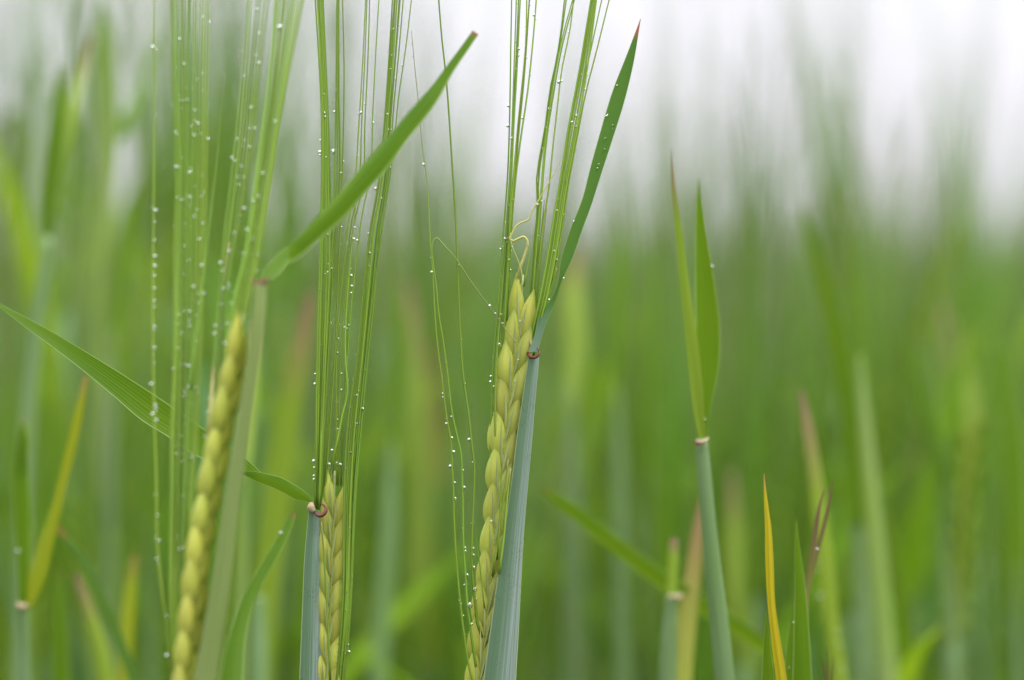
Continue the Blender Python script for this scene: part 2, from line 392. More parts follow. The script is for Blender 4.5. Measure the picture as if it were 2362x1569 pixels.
        if drops:
            vis = [i for i in range(n) if -30 < q[i, 1] < 1600]
            k = rng.poisson(0.75 * drops * len(vis) / n * ln / 1000)
            for _ in range(k):
                f = rng.uniform(0, len(vis) - 1.001); i = vis[int(f)]; i2 = min(i + 1, n - 1); ff = f - int(f)
                pos = c[i] * (1 - ff) + c[i2] * ff
                rad = mm(rng.uniform(*size) * (0.40 + 0.45 * rng.random()**2 * 1.5), d) / 2
                if rng.random() < 0.09: rad *= 1.7
                sx = rng.choice((-1, 1)); ang = rng.uniform(-0.9, 0.9)
                pos = pos + (right * sx * math.cos(ang) - fwd * abs(math.sin(ang))) * (r[i] * 0.55 + rad * 0.75)
                DROPS.append((pos, rad, s.key))
        return o_
    def drop(s, x, y, size, d=None, snap=20):
        d = s.d if d is None else d
        rad = mm(size * 0.74, d) / 2; best = None
        for q, c, r in s.paths:                              # settle on the nearest bristle
            for k in range(len(q) - 1):
                a, v = q[k], q[k + 1] - q[k]; t = min(1, max(0, ((x - a[0]) * v[0] + (y - a[1]) * v[1]) / (v @ v + 1e-9)))
                e = a + v * t; ds = math.hypot(x - e[0], y - e[1])
                if best is None or ds < best[0]: best = (ds, c[k] * (1 - t) + c[k + 1] * t, r[k], 1 if x >= e[0] else -1)
        if snap and best and best[0] < snap:
            DROPS.append((best[1] + right * best[3] * (best[2] * 0.6 + rad * 0.7) - fwd * rad * 0.3, rad, s.key)); return
        if not snap or not s.paths: DROPS.append((P(x, y, d), rad, s.key))

def grain_mesh(name, mat, k=10, ridges=True):
    """a barley kernel in its husk, unit length along z, unit half width along x, tip up"""
    prof = [(0, .12), (.05, .40), (.14, .72), (.26, .95), (.38, 1.0), (.50, .95), (.62, .80), (.74, .58), (.85, .36), (.94, .19), (1.0, .09)]
    th = np.linspace(0, 2*math.pi, k, endpoint=False)
    G = np.zeros((len(prof), k, 3)); UV = np.zeros((len(prof), k, 2))
    for i, (z, r) in enumerate(prof):
        for j, a in enumerate(th):
            rr = r * (1 + (0.05 * math.cos(5*a) if ridges else 0))
            yy = math.sin(a) * rr * 0.78
            if math.sin(a) > 0.5: yy *= 0.86
            G[i, j] = (math.cos(a) * rr, yy, z); UV[i, j] = (j / k, z)
    mb = MB(); mb.grid(G, UV, close=True)
    return mb.data(name, mat)
GRAIN = grain_mesh('grain', M_grain, 12)
def spk_mesh():
    prof = [(0, .3), (.15, .8), (.45, 1.0), (.75, .6), (.92, .22), (1.0, .05)]
    th = np.linspace(0, 2*math.pi, 6, endpoint=False)
    G = np.array([[(math.cos(a)*r, math.sin(a)*r*0.6, z) for a in th] for z, r in prof])
    UV = np.array([[(j/6, z) for j in range(6)] for z, r in prof], float)
    mb = MB(); mb.grid(G, UV, close=True); return mb.data('sterile_spikelet', M_spk)
SPK = spk_mesh()

def place(mesh, name, parent, base, pos, zdir, xdir, sx, sy, sz):
    z = Vector(zdir).normalized(); x = Vector(xdir); x = (x - z * x.dot(z)).normalized(); y = z.cross(x)
    M = Matrix((( x.x*sx, y.x*sy, z.x*sz, 0), (x.y*sx, y.y*sy, z.y*sz, 0), (x.z*sx, y.z*sy, z.z*sz, 0), (0, 0, 0, 1)))
    M.translation = Vector(pos) - Vector(base)
    o = obj(name, mesh, parent); o.matrix_local = M; return o

def build_ear(pl, axis, pitch, glen, gwid, face=0.0, start=1, tilt=0.17, off=0.5, d=None, n_max=40, spk=True, top=True, jit=0.05):
    """two-rowed ear along the axis (px, from its tip downwards); face turns the flat side away from the lens (rad)"""
    d = pl.d if d is None else d
    q = spline(np.asarray(axis, float), 160)
    c = np.array([P(x, y, d) for x, y in q])
    sl = np.concatenate(([0], np.cumsum(np.linalg.norm(np.diff(c, axis=0), axis=1))))
    mb = MB(); add_tube(mb, c[::4], mm(3, d), 6)
    ear = pl._add('ear', mb, M_spk); pl.ear = ear
    Lp, gl, gw = mm(pitch, d), mm(glen, d), mm(gwid, d) / 2
    tips = []
    k = 0; s_ = gl * 0.95
    while s_ < sl[-1] and k < n_max:
        p = np.array([np.interp(s_, sl, c[:, j]) for j in range(3)])
        p2 = np.array([np.interp(max(s_ - 0.004, 0), sl, c[:, j]) for j in range(3)])
        ax = p2 - p
        if np.linalg.norm(ax) < 1e-6: ax = c[0] - c[8]
        ax /= np.linalg.norm(ax)
        side = np.cross(ax, fwd); side /= np.linalg.norm(side)         # to the right on screen
        lat = side * math.cos(face) + fwd * math.sin(face)
        sgn = 1 if k % 2 == 0 else -1
        topf = min(1.0, 0.78 + 0.08 * k)
        jl = rng.normal(0, jit)
        zd = ax + lat * sgn * (tilt * topf**2 + jl * 0.6) - fwd * 0.13 * math.cos(face)
        pos = p + lat * sgn * gw * off * topf + fwd * gw * 0.45 * math.cos(face)
        front = np.cross(lat, ax)
        zr = rng.normal(0, 0.12)
        place(GRAIN, 'grain', ear, pl.base, pos, zd, lat * math.cos(zr) + front * math.sin(zr), gw * topf * (1 + jl), gw * topf * (1 + jl), gl * (0.95 + 0.05 * topf) * (1 + jl * 0.5))
        tips.append((pos + zd / np.linalg.norm(zd) * gl, sgn))
        if spk:
            for fs in (-1, 1):
                fv = -fwd if fs < 0 else fwd
                place(SPK, 'sterile_spikelet', ear, pl.base, p + fv * gw * 0.55 * math.cos(face) + lat * sgn * gw * 0.05 + ax * gl * 0.02,
                      ax + lat * sgn * 0.13 + fv * 0.10, lat, gw * 0.13, gw * 0.13, gl * 0.72)
        k += 1; s_ += Lp / 2
    return tips
def to_px(p):
    v = np.asarray(p) - campos; d = v @ fwd
    return PW / 2 + (v @ right) / d * S, PH / 2 - (v @ up) / d * S, d
def tip_awns(pl, tips, axis_dx, every=1, reach=(260, 460), w=(5.0, 1.6)):
    for k, (p, sg) in enumerate(tips):
        if k % every: continue
        x, y, d = to_px(p)
        if y > 1560: continue
        L = rng.uniform(*reach); dr = sg * rng.uniform(3, 11)
        pl.awn([(x - sg * 1.5, y + 14), (x + axis_dx * 0.03 * 60 + sg * 1, y - 40), (x + axis_dx * L * 0.5 + dr * 0.5, y - L * 0.5), (x + axis_dx * L + dr, y - L)], w[0], w[1], d=d + 0.0004)

def bundle(pl, left, right_, fracs, w=(4.6, 1.8), jit=1.0, **k):
    """bristles between two guide lines given at the same heights [(y, xl, xr)...]"""
    for i, f in enumerate(fracs):
        pts = []
        ph = rng.uniform(0, 6.28)
        for y, xl, xr in left:
            pts.append((xl + (xr - xl) * f + jit * math.sin(y / 170 + ph), y))
        pl.awn(pts, w[0] * rng.uniform(0.85, 1.1), w[1], dz0=rng.uniform(-1.0, 1.0), dz1=rng.uniform(-4, 4), **k)

def Z(ox, oy, s): return lambda *p: [(ox + x / s, oy + y / s) for x, y in p]
z6 = Z(940, 400, 3.733); z5 = Z(940, 0, 3.733); z3 = Z(680, 0, 1.96); z4 = Z(680, 769, 1.96)
a1 = Z(320, 0, 3.689); a2 = Z(320, 400, 3.689); a3 = Z(320, 800, 3.689); a4 = Z(320, 1150, 3.689)

# ================================================================== plant A: the sharp ear in the middle
A = Plant('A', 'barley_plant', 1140, 2300, 0.752, 'sharp barley plant whose flag leaf stands upright beside its yellow ear')
# the sheath: two overlapping shells round the ear
shL = [(1219, 822), (1215, 850), (1208, 900), (1193, 1000), (1181, 1100), (1167, 1200), (1145, 1350), (1131, 1450), (1114, 1575), (1095, 1750)]
shR = [(1243, 822), (1242, 850), (1237, 900), (1229, 1000), (1220, 1100), (1211, 1200), (1202, 1350), (1197, 1450), (1190, 1575), (1182, 1750)]
def sheath_shell(pl, L, R, mat, dfront=-3.0, name='leaf_sheath', back=True, n=44, label=None):
    def conv(E, o): 
        q = spline(E, n); return np.array([P(x, y, pl.d + o * 0.001) for x, y in q])
    mb = MB()
    Lf, Rf = conv(L, dfront + 0.6), conv(R, dfront + 2.2)
    add_ribbon(mb, Lf, Rf, 12, 0.22)
    if back:
        Lb = conv([(x + 6, y) for x, y in L], 2.6)
        add_ribbon(mb, Rf, Lb, 8, 0.25, side=fwd)
    return pl._add(name, mb, mat, None, label)
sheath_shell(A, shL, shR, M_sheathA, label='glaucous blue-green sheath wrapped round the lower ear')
A.stem([(1138, 1700, 60), (1134, 1900, 50)], M_sheath, d=A.d + 0.0005)
A.leaf([(1219, 812), (1234, 770), (1243, 730), (1262, 704), (1285, 658), (1293, 602), (1313, 536), (1343, 459), (1362, 385), (1384, 306), (1415, 204), (1445, 128), (1477, 44)],
       [(1240, 812), (1252, 770), (1264, 735), (1278, 703), (1297, 645), (1318, 602), (1343, 531), (1364, 474), (1386, 405), (1415, 316), (1441, 232), (1461, 148), (1478, 44)],
       M_leaf_fine, d=(0.749, 0.757), dz=(0.5, -0.5), bulge=-0.10, cols=10, n=60, name='flag_leaf', label='upright flag leaf with reddish tip')
A.tube([(1214, 795, 1), (1217, 812, -1), (1224, 824, -3), (1234, 825, -4), (1243, 818, -4), (1243, 808, -3), (1238, 803, -3.5)], [2, 5, 7, 7, 6, 5, 2], M_auric, 'auricle', label='dark red clasping auricle')
A.tube([(1231, 806, -1), (1226, 795, -1.5), (1222, 782, -1)], [9, 8, 3], M_collar, 'ligule', k=6)
earA = [(1206, 634), (1197, 760), (1184, 860), (1172, 950), (1158, 1060), (1147, 1150), (1134, 1300), (1122, 1430), (1106, 1569), (1095, 1680)]
tipsA = build_ear(A, earA, 79, 124, 45, face=0.15, off=0.38, tilt=0.12, jit=0.07)
tip_awns(A, [t for t in tipsA[2:] if t[1] < 0], 0.145)
dA = dict(d=0.7515)
LB = dict(drops=26, size=(3.2, 6.2))
# left group of bristles
for pts in ([(1128, 1290), (1132, 1000), (1137, 850), (1149, 700), (1160, 550), (1170, 420), (1176, 250), (1178, 120), (1180, 0)],
            [(1137, 1180), (1139, 950), (1145, 800), (1156, 680), (1166, 550), (1175, 420), (1181, 300), (1186, 150), (1191, 0)],
            [(1148, 950), (1150, 850), (1161, 690), (1170, 560), (1177, 420), (1183, 290), (1190, 150), (1196, 0)],
            [(1158, 850), (1165, 720), (1173, 570), (1179, 430), (1185, 290), (1193, 150), (1200, 0)],
            [(1163, 770), (1169, 680), (1174, 560), (1183, 430), (1195, 290), (1204, 200), (1213, 100), (1215, 0)],
            [(1168, 740), (1172, 640), (1178, 540), (1186, 430), (1198, 290), (1208, 190), (1216, 80), (1221, 0)],
            [(1170, 700), (1176, 600), (1180, 520), (1188, 425), (1204, 300), (1216, 220), (1227, 120), (1237, 0)],
            [(1143, 1060), (1143, 900), (1152, 740), (1164, 600), (1176, 470)]):
    A.awn(pts, 5.6, 2.2, dz0=rng.uniform(-1, 1.5), dz1=rng.uniform(-3, 3), **dA, **LB)
# middle group
for pts in ([(1218, 770), (1221, 711), (1229, 614), (1232, 560), (1240, 470), (1237, 427), (1240, 395), (1258, 290), (1270, 200), (1281, 150), (1290, 100), (1302, 0)],
            [(1222, 780), (1226, 700), (1232, 610), (1237, 540), (1243, 470), (1241, 420), (1246, 380), (1262, 280), (1274, 190), (1287, 130), (1295, 80), (1306, 0)],
            [(1220, 790), (1228, 690), (1236, 590), (1243, 500), (1249, 430), (1255, 350), (1271, 230), (1288, 130), (1304, 60), (1321, 0)],
            [(1224, 795), (1231, 700), (1239, 590), (1246, 500), (1252, 420), (1260, 330), (1278, 210), (1296, 110), (1325, 0)],
            [(1228, 770), (1237, 708), (1243, 628), (1251, 528), (1267, 427), (1273, 362), (1285, 254), (1296, 160), (1315, 67), (1322, 10), (1323, 0)]):
    A.awn(pts, 5.0, 2.0, dz0=rng.uniform(-0.5, 1), dz1=rng.uniform(-3, 3), **dA, drops=20, size=(3.2, 6.2))
# right group, out of the top of the sheath
bundle(A, [(820, 1225, 1232), (775, 1227, 1238), (700, 1243, 1258), (620, 1258, 1275), (520, 1274, 1292), (420, 1291, 1307), (300, 1310, 1330), (160, 1337, 1354), (0, 1364, 1376)], None,
       (0.0, 0.25, 0.5, 0.75, 1.0), w=(6.2, 2.6), jit=0.8, d=0.7505, drops=14, size=(3.0, 6.0))
A.awn([(1240, 760), (1268, 660), (1290, 540), (1309, 420), (1322, 330), (1340, 220), (1364, 110), (1388, 0)], 4.6, 2.0, **dA, drops=10, size=(3, 6))
A.awn([(1243, 755), (1274, 650), (1296, 530), (1312, 420), (1330, 325), (1350, 220), (1378, 110), (1405, 0)], 4.8, 2.2, **dA, drops=10, size=(3, 6))
A.awn([(1244, 745), (1262, 690), (1278, 640), (1284, 618)], 4.6, 3.4, **dA)
# the twisted and folded ones
A.keep = True
A.awn([(1193, 645, -1)] + z6((975, 800), (1010, 700), (1032, 620), (1028, 575), (1000, 547), (950, 565), (905, 582), (885, 570), (905, 510), (940, 450), (990, 420), (1040, 400), (1080, 310), (1130, 230), (1200, 110), (1260, 10), (1325, -130)),
      8.0, 1.5, mat=M_awn_pale, n=90, d=0.7500)
A.awn([(1201, 650)] + z6((985, 870), (975, 820), (940, 720), (905, 640), (890, 585)), 3.0, 1.5, mat=M_awn_pale, d=0.7495)
A.awn([(1208, 660)] + z6((1030, 830), (1045, 740), (1048, 670), (1030, 610)), 4.0, 1.6, d=0.7495, drops=8, size=(3, 5))
A.awn([(1098, 1540), (1086, 1458), (1078, 1397), (1074, 1330), (1069, 1254), (1068, 1177), (1066, 1101), (1063, 1045), (1055, 1009), (1042, 948), (1032, 861), (1021, 780),
       (1012, 724), (1006.5, 663), (1000, 612), (996, 577), (999, 556), (1005.5, 547), (1017, 559), (1047, 592), (1088, 653), (1139, 722), (1170, 765), (1190, 791, -3)], 6.6, 2.2, n=110, d=0.7475, drops=9, size=(3.5, 8))
A.keep = False
A.awn([(1112, 1600), (1092, 1575), (1086, 1555), (1070, 1458), (1060, 1371), (1054, 1305), (1048, 1203), (1046, 1126), (1043, 1075), (1041, 1024), (1032, 973), (1019, 871), (1007, 775), (1002, 704), (999, 638), (992, 551),
       (989, 485), (984, 408), (975, 347), (966, 245), (958, 168), (949, 71)], 6.2, 1.4, d=0.7485, drops=10, size=(3.5, 8))
A.awn([(1112, 1470), (1103, 1448), (1098, 1407), (1091, 1346), (1088, 1279), (1090, 1203), (1093, 1136), (1094, 1075), (1088, 1024), (1081, 958), (1070, 881), (1063, 800), (1059, 704), (1055, 602), (1050, 490), (1043, 383), (1037, 286), (1028, 168), (1019, 87), (1012, 0)],
      7.2, 2.6, d=0.748, drops=12, size=(3.5, 8))
A.awn([(1119, 1410), (1115, 1381), (1109, 1320), (1098, 1243), (1092, 1197)], 4.0, 2.0, d=0.7485)
A.awn([(1150, 1330), (1162, 1240), (1170, 1150), (1178, 1080)], 7, 4, d=0.7478)
A.awn([(1136, 1330), (1150, 1230), (1163, 1140), (1172, 1060)], 6, 4, d=0.7478)
A.awn([(1146, 1290), (1153, 1200), (1156, 1110), (1160, 1050)], 6, 3, d=0.7476)
for x, y, s_ in ((1043, 1043, 11), (1043, 1076, 11), (1047, 1114, 8), (1068, 1125, 10), (1047, 1150, 8), (1071, 1264, 8), (1091, 1265, 8), (1071, 1272, 8), (1091, 1281, 9), (1092, 1309, 10), (1074, 1327, 10), (1081, 1396, 17),
                 (1085, 1440, 9), (1096, 1383, 8), (1068, 1421, 7), (1040, 1010, 8), (1072, 1350, 7)):
    A.drop(x, y, s_, 0.7465)
for x, y, s_ in ((1135, 1203, 10), (1188, 881, 8), (1201, 741, 9), (1195, 831, 8)): A.drop(x, y, s_, 0.7494, snap=0)
for x, y, s_ in ((1192, 128, 10), (1174, 244, 9), (1172, 290, 10), (1271, 252, 11), (1331, 265, 8), (1322, 282, 8), (1356, 103, 10), (1326, 267, 8), (1242, 457, 9), (1247, 465, 7), (1237, 473, 9), (1282, 580, 9), (1281, 600, 9),
                 (1168, 551, 10), (1158, 575, 7), (1263, 692, 8), (1221, 711, 9), (1162, 687, 9), (1150, 795, 11), (1130, 881, 9), (1142, 892, 8), (1127, 868, 8), (1124, 1097, 8), (1166, 550, 8)):
    A.drop(x, y, s_, 0.7487)
for x, y in ((1414, 290), (1413, 297), (1397, 320), (1395, 345), (1380, 380), (1378, 389), (1402, 265), (1401, 268), (1324, 511), (1361, 478), (1300, 642), (1264, 730), (1424, 198), (1399, 268), (1340, 531)):
    A.drop(x, y, rng.uniform(5, 7.5), 0.749 + 0.008 * (812 - y) / 768 + 0.0001, snap=0)

# ================================================================== plant B: the ear left of it, flag leaf folded over to the left
Bp = Plant('B', 'barley_plant', 720, 2300, 0.757, 'barley plant with a leaf folded far to the left and a red-brown curled auricle')
shBL = [(712, 1178), (710, 1196), (702, 1285), (697, 1400), (690, 1575), (684, 1750)]
shBR = [(742, 1178), (741, 1200), (742, 1285), (742, 1400), (743, 1575), (744, 1750)]
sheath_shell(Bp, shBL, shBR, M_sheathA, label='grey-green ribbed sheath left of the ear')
Bp.stem([(716, 1700, 50), (718, 1900, 44)], M_sheath, d=Bp.d + 0.0005)
def fold_back(mb, conv):
    U = [(603, 1091), (575, 1064), (545, 1040), (520, 1022), (474, 992), (428, 960), (393, 935.5), (311, 881), (250, 843), (176, 798), (102, 755), (50, 727), (-25, 687)]
    Lw = [(550, 1089), (540, 1086), (520, 1078), (500, 1070), (462, 1056), (434, 1041), (393, 1011), (330, 972), (262, 914), (176, 843), (100, 785), (45, 745), (-25, 689)]
    add_ribbon(mb, conv(U, 2.0), conv(Lw, 0.5), 8, -0.08, v0=0.25, v1=1.0)
Bp.leaf([(722, 1160), (716, 1147), (703, 1134), (674, 1115), (647, 1101), (616.5, 1094), (597, 1089), (574, 1087), (550, 1088)],
        [(724, 1166), (717, 1160), (703, 1156), (683, 1153), (659, 1140), (626, 1124), (597, 1113), (569, 1099.5), (550, 1089)],
        M_leaf, d=(0.7545, 0.7555), bulge=0.10, name='flag_leaf', extra=fold_back, label='flag leaf creased back on itself, its long blade running to the left')
Bp.tube([(718, 1160, -2), (718, 1172, -3), (724, 1180, -3)], [10, 20, 12], M_collar, 'collar', label='pale tan collar')
Bp.tube([(726, 1180, -3), (731, 1188, -3.5), (740, 1190, -4), (749, 1184, -4), (752, 1174, -3.5), (746, 1165, -3), (738, 1161, -2)], [5, 7, 8, 9, 8, 5, 2], M_auric, 'auricle', label='dark red curled auricle')
earB = [(772, 1086), (770, 1150), (765, 1260), (761, 1370), (757, 1470), (752, 1569), (748, 1700)]
tipsB = build_ear(Bp, earB, 68, 112, 38, face=-0.35, off=0.35, tilt=0.17, jit=0.07)
tip_awns(Bp, [t for t in tipsB if t[1] > 0], 0.05)
kB = dict(d=0.7555)
bundle(Bp, [(1175, 728, 740), (1000, 730, 747), (800, 732, 758), (600, 737, 766), (420, 741, 760), (250, 741, 756), (100, 734, 750), (0, 728, 746)], None, (0, 0.2, 0.4, 0.6, 0.8, 1.0), w=(6.2, 2.8), jit=0.8, drops=15, size=(2.8, 5.6), d=0.754)
bundle(Bp, [(1170, 737, 741), (1000, 741, 747), (800, 749, 757), (600, 758, 768), (420, 771, 783), (200, 775, 781), (0, 777, 781)], None, (0, 0.5, 1.0), w=(5.6, 3.4), jit=0.6, drops=18, size=(2.8, 5.6), **kB)
bundle(Bp, [(1230, 741, 757), (1100, 753, 765), (950, 764, 775), (820, 773, 785), (600, 781, 795), (420, 788, 800), (150, 794, 806), (0, 791, 808)], None, (0.0,), w=(5, 2), drops=22, size=(3, 6), **kB)
bundle(Bp, [(1120, 776, 786), (1000, 777, 790), (820, 777, 800), (650, 790, 808), (535, 800, 815), (420, 818, 840), (300, 826, 842), (150, 836, 848), (0, 844, 852)], None, (0.0, 0.45, 0.95), w=(5, 2), drops=26, size=(3, 6.4), **kB)
Bp.awn([(788, 1060), (797, 900), (806, 760), (822, 600), (838, 480), (851, 420), (860, 250), (868, 100), (874, 0)], 4.4, 1.8, **kB, drops=22, size=(3, 6))
bundle(Bp, [(1620, 772, 790), (1569, 776, 795), (1400, 789, 809), (1150, 794, 820), (990, 802, 832), (820, 824, 848), (650, 840, 866), (535, 852, 876), (420, 872, 893), (280, 886, 902), (150, 896, 912), (0, 906, 923)], None,
       (0, .16, .33, .5, .66, .83, 1.0), w=(6.0, 2.6), jit=1.0, drops=16, size=(2.8, 6.0), **kB)
Bp.awn([(806, 1200), (822, 1000), (838, 820), (862, 600), (884, 480), (897, 400), (908, 250), (920, 120), (930, 0)], 4.6, 2, **kB, drops=14, size=(3, 6))
Bp.awn([(812, 1160), (828, 980), (846, 800), (872, 600), (890, 470), (904, 380), (920, 220), (936, 110), (949, 0)], 4.6, 1.8, **kB, drops=12, size=(3, 6))
Bp.awn([(762, 1575), (758, 1475), (751, 1340), (745, 1250), (741, 1204)], 6, 3.5, d=0.7525)
Bp.awn([(767, 1090), (767, 1066), (778, 1017), (791.5, 949), (802, 908), (800, 868), (797, 835), (800, 700), (812, 560), (824, 440)], 7, 2, d=0.7545, drops=12, size=(3.2, 6.2))
for x, y, s_ in ((721, 1064, 11), (722, 1079, 7), (720, 1098, 8), (720, 1106, 8), (758, 1072, 12), (768, 1037, 9), (805, 1044, 9), (727, 863, 7), (727, 886, 9), (767, 348, 11), (770, 352, 9), (738, 351, 11), (739, 358, 8), (830, 260, 10),
                 (772, 548, 0), (818, 552, 9), (820, 554, 8), (850, 613, 8), (807, 636, 9), (848, 644, 9), (812, 660, 8), (795, 1500, 9), (801, 1504, 10), (800, 1488, 8), (781, 1504, 9), (779, 1515, 9), (778, 1526, 10), (776, 1485, 7),
                 (795, 1548, 9), (795, 1556, 9), (749, 270, 8), (742, 324, 7), (802, 735, 8), (804, 751, 8), (869, 435, 10), (877, 458, 7), (811, 676, 7), (780, 990, 7), (787, 900, 7)):
    if s_: Bp.drop(x, y, s_, 0.7535)

# ================================================================== plant C: the soft ear nearest the lens
Cp = Plant('C', 'barley_plant', 450, 2500, 0.679, 'large softly blurred barley plant with broad flag leaf slanting up across other bristles')
dC = Cp.d; Cp.lean = (-26, 2)                  # its bristles lean back, away from the lens
shCL = [(586, 655), (583, 700), (575, 780), (558, 900), (540, 1000), (524, 1100), (507, 1220), (482, 1380), (460, 1500), (441, 1600), (420, 1750)]
shCR = [(604, 655), (604, 700), (594, 780), (578, 900), (565, 1000), (553, 1100), (541, 1220), (524, 1380), (507, 1500), (495, 1600), (482, 1750)]
sheath_shell(Cp, shCL, shCR, M_sheath_pale, dfront=-6.0, label='pale blurred sheath right of the soft ear')
Cp.stem([(450, 1720, 55), (446, 1900, 46)], M_sheath, d=dC + 0.0005)
def flagC(mb, conv):
    U = [(683, 562), (699, 538), (726.5, 508), (764, 468), (808, 414), (862, 352), (916, 295), (960, 243), (1027, 176), (1062, 134), (1085, 105), (1096, 91), (1104, 80)]
    Lw = [(668, 608), (699, 587), (732, 557), (762, 531), (800, 496), (840, 449), (890, 392), (935, 330), (1010, 232), (1046, 166), (1076, 122), (1092, 98), (1104, 80)]
    add_ribbon(mb, conv(U, 4.0), conv(Lw, 0.0), 12, 0.40, v0=0.15, v1=1.0)
Cp.leaf([(596, 648), (603, 633), (626, 603), (653, 576), (672, 566), (686, 562)], [(600, 652), (632, 641), (653, 621), (664, 606), (674, 590), (686, 564)],
        M_leaf, d=(0.689, 0.716), dz=(1, 0), bulge=-0.1, n=80, name='flag_leaf', extra=flagC, label='broad smooth flag leaf slanting up to the right')
Cp.tube([(582, 648, -2), (588, 654, -3), (596, 656, -3), (608, 650, -3), (622, 643, -2)], [5, 12, 15, 9, 4], M_auric, 'auricle', label='pink-red auricle at the base of the slanting leaf')
earC = [(563, 725), (540, 850), (522, 935), (504, 1019), (480, 1150), (462, 1259), (446, 1400), (434, 1510), (424, 1620), (416, 1720)]
build_ear(Cp, earC, 80, 138, 52, face=-1.05, off=0.45, tilt=0.12, spk=False, jit=0.05, d=0.678)
kC = dict(d=0.716, drops=7, size=(4.5, 8.5))
Cp.awn([(400, 1575), (393, 1530), (385, 1448), (374, 1367), (363, 1258), (361, 1125), (356, 962), (353, 820), (355, 420), (356, 200), (357, 0)], 6, 2.5, d=0.716, drops=24, size=(5, 9))
bundle(Cp, [(1560, 398, 420), (1400, 394, 416), (1150, 394, 424), (1000, 394, 432), (820, 400, 434), (600, 402, 438), (420, 408, 436), (200, 400, 436), (0, 394, 440)], None, (0, .12, .24, .36, .48, .6, .72, .84, .95), w=(6.0, 2.8), jit=1.5, d=0.716, drops=8, size=(5, 9))
bundle(Cp, [(1350, 424, 436), (1150, 426, 442), (1000, 430, 456), (820, 440, 464), (600, 442, 470), (420, 444, 474), (200, 446, 476), (0, 446, 480)], None, (0, .25, .5, .75, 1.0), w=(5.6, 2.6), jit=1.5, d=0.716, drops=11, size=(5, 9))
bundle(Cp, [(1180, 452, 470), (1000, 476, 492), (820, 494, 512), (670, 508, 524), (535, 520, 550), (420, 534, 570), (200, 556, 596), (0, 570, 622)], None, (0, .2, .4, .6, .8, .95), w=(5.6, 2.6), jit=1.5, d=0.716, drops=9, size=(5, 9))
bundle(Cp, [(860, 520, 556), (739, 530, 566), (671, 545, 580), (590, 566, 598), (500, 580, 612), (400, 592, 628), (280, 608, 644), (140, 624, 670), (0, 634, 698)], None, (0, .1, .2, .3, .4, .5, .6, .7, .8, .9, 1.0), w=(6.5, 2.8), jit=1.5, d=0.717, drops=5, size=(5, 9))
Cp.awn([(440, 900), (447, 820), (455, 752), (472, 617), (483, 508), (499, 380), (510, 244), (518, 173)], 6, 1.5, d=0.716)
Cp.awn([(480, 1010), (493, 850), (503, 752), (513, 671), (530, 560)], 9, 3, mat=M_awn_dry, d=0.712)
for x, y, s_ in ((363, 592, 12), (363, 614, 12), (355, 637, 9), (355, 666, 9), (354, 695, 9), (357, 709, 8), (353, 754, 10), (358, 803, 10), (354, 887, 13), (361, 945, 11), (361, 970, 12), (356, 555, 8), (456, 553, 11), (433, 602, 11),
                 (449, 500, 9), (456, 485, 9), (461, 678, 11), (459, 700, 8), (416, 727, 12), (438, 720, 11), (407, 750, 10), (415, 806, 12), (405, 852, 12), (433, 845, 10), (432, 893, 11), (425, 912, 9), (430, 918, 9), (405, 1030, 12),
                 (400, 1066, 8), (422, 1065, 9), (426, 1146, 10), (417, 1325, 9), (565, 483, 12), (543, 538, 10), (525, 580, 11), (573, 530, 10), (517, 667, 11), (494, 770, 11), (520, 793, 12), (534, 700, 9), (525, 747, 10), (591, 298, 10),
                 (580, 340, 10), (560, 384, 9), (562, 409, 8), (468, 1007, 9), (555, 427, 9), (460, 285, 10), (370, 1248, 10), (364, 1290, 9), (420, 1240, 9), (497, 752, 10), (606, 631, 8)):
    Cp.drop(x, y, s_ * 0.85, 0.712)

# ================================================================== smaller plants that can be told apart
D = Plant('D', 'barley_plant', 1690, 2350, 0.80, 'grey-green stalk bearing two narrow upright leaves, one with a reddish tip')
D.stem([(1618, 1012, 26), (1622, 1060, 30), (1632, 1180, 34), (1645, 1320, 40), (1660, 1450, 44), (1672, 1575, 46), (1684, 1750, 46)], M_stem, name='stem')
D.blade([(1620, 1015), (1612, 940), (1598, 800), (1580, 660), (1562, 500), (1553, 420), (1549, 345)], [16, 28, 28, 22, 15, 9, 1], M_redtip, twist=(0.5, 0.2, 0.6), label='rolled leaf with a reddish tip', d=(0.80, 0.79))
D.leaf([(1618, 1010), (1612, 940), (1606, 800), (1604, 700), (1604, 560), (1606, 480), (1611, 412)], [(1630, 1010), (1640, 940), (1658, 850), (1662, 780), (1650, 660), (1633, 560), (1612, 412)], M_leaf, d=(0.80, 0.795), bulge=-0.12, label='green upright leaf, widest at its middle')
D.tube([(1606, 1016, -2), (1614, 1021, -3), (1626, 1018, -3), (1634, 1010, -2)], [4, 11, 11, 4], M_collar, 'collar')
D.tube([(1604, 1016, -3), (1610, 1024, -4), (1617, 1022, -4)], [4, 8, 5], M_auric, 'auricle')
D.drop(1642, 615, 9, 0.7965); D.drop(1625, 968, 8, 0.7985)

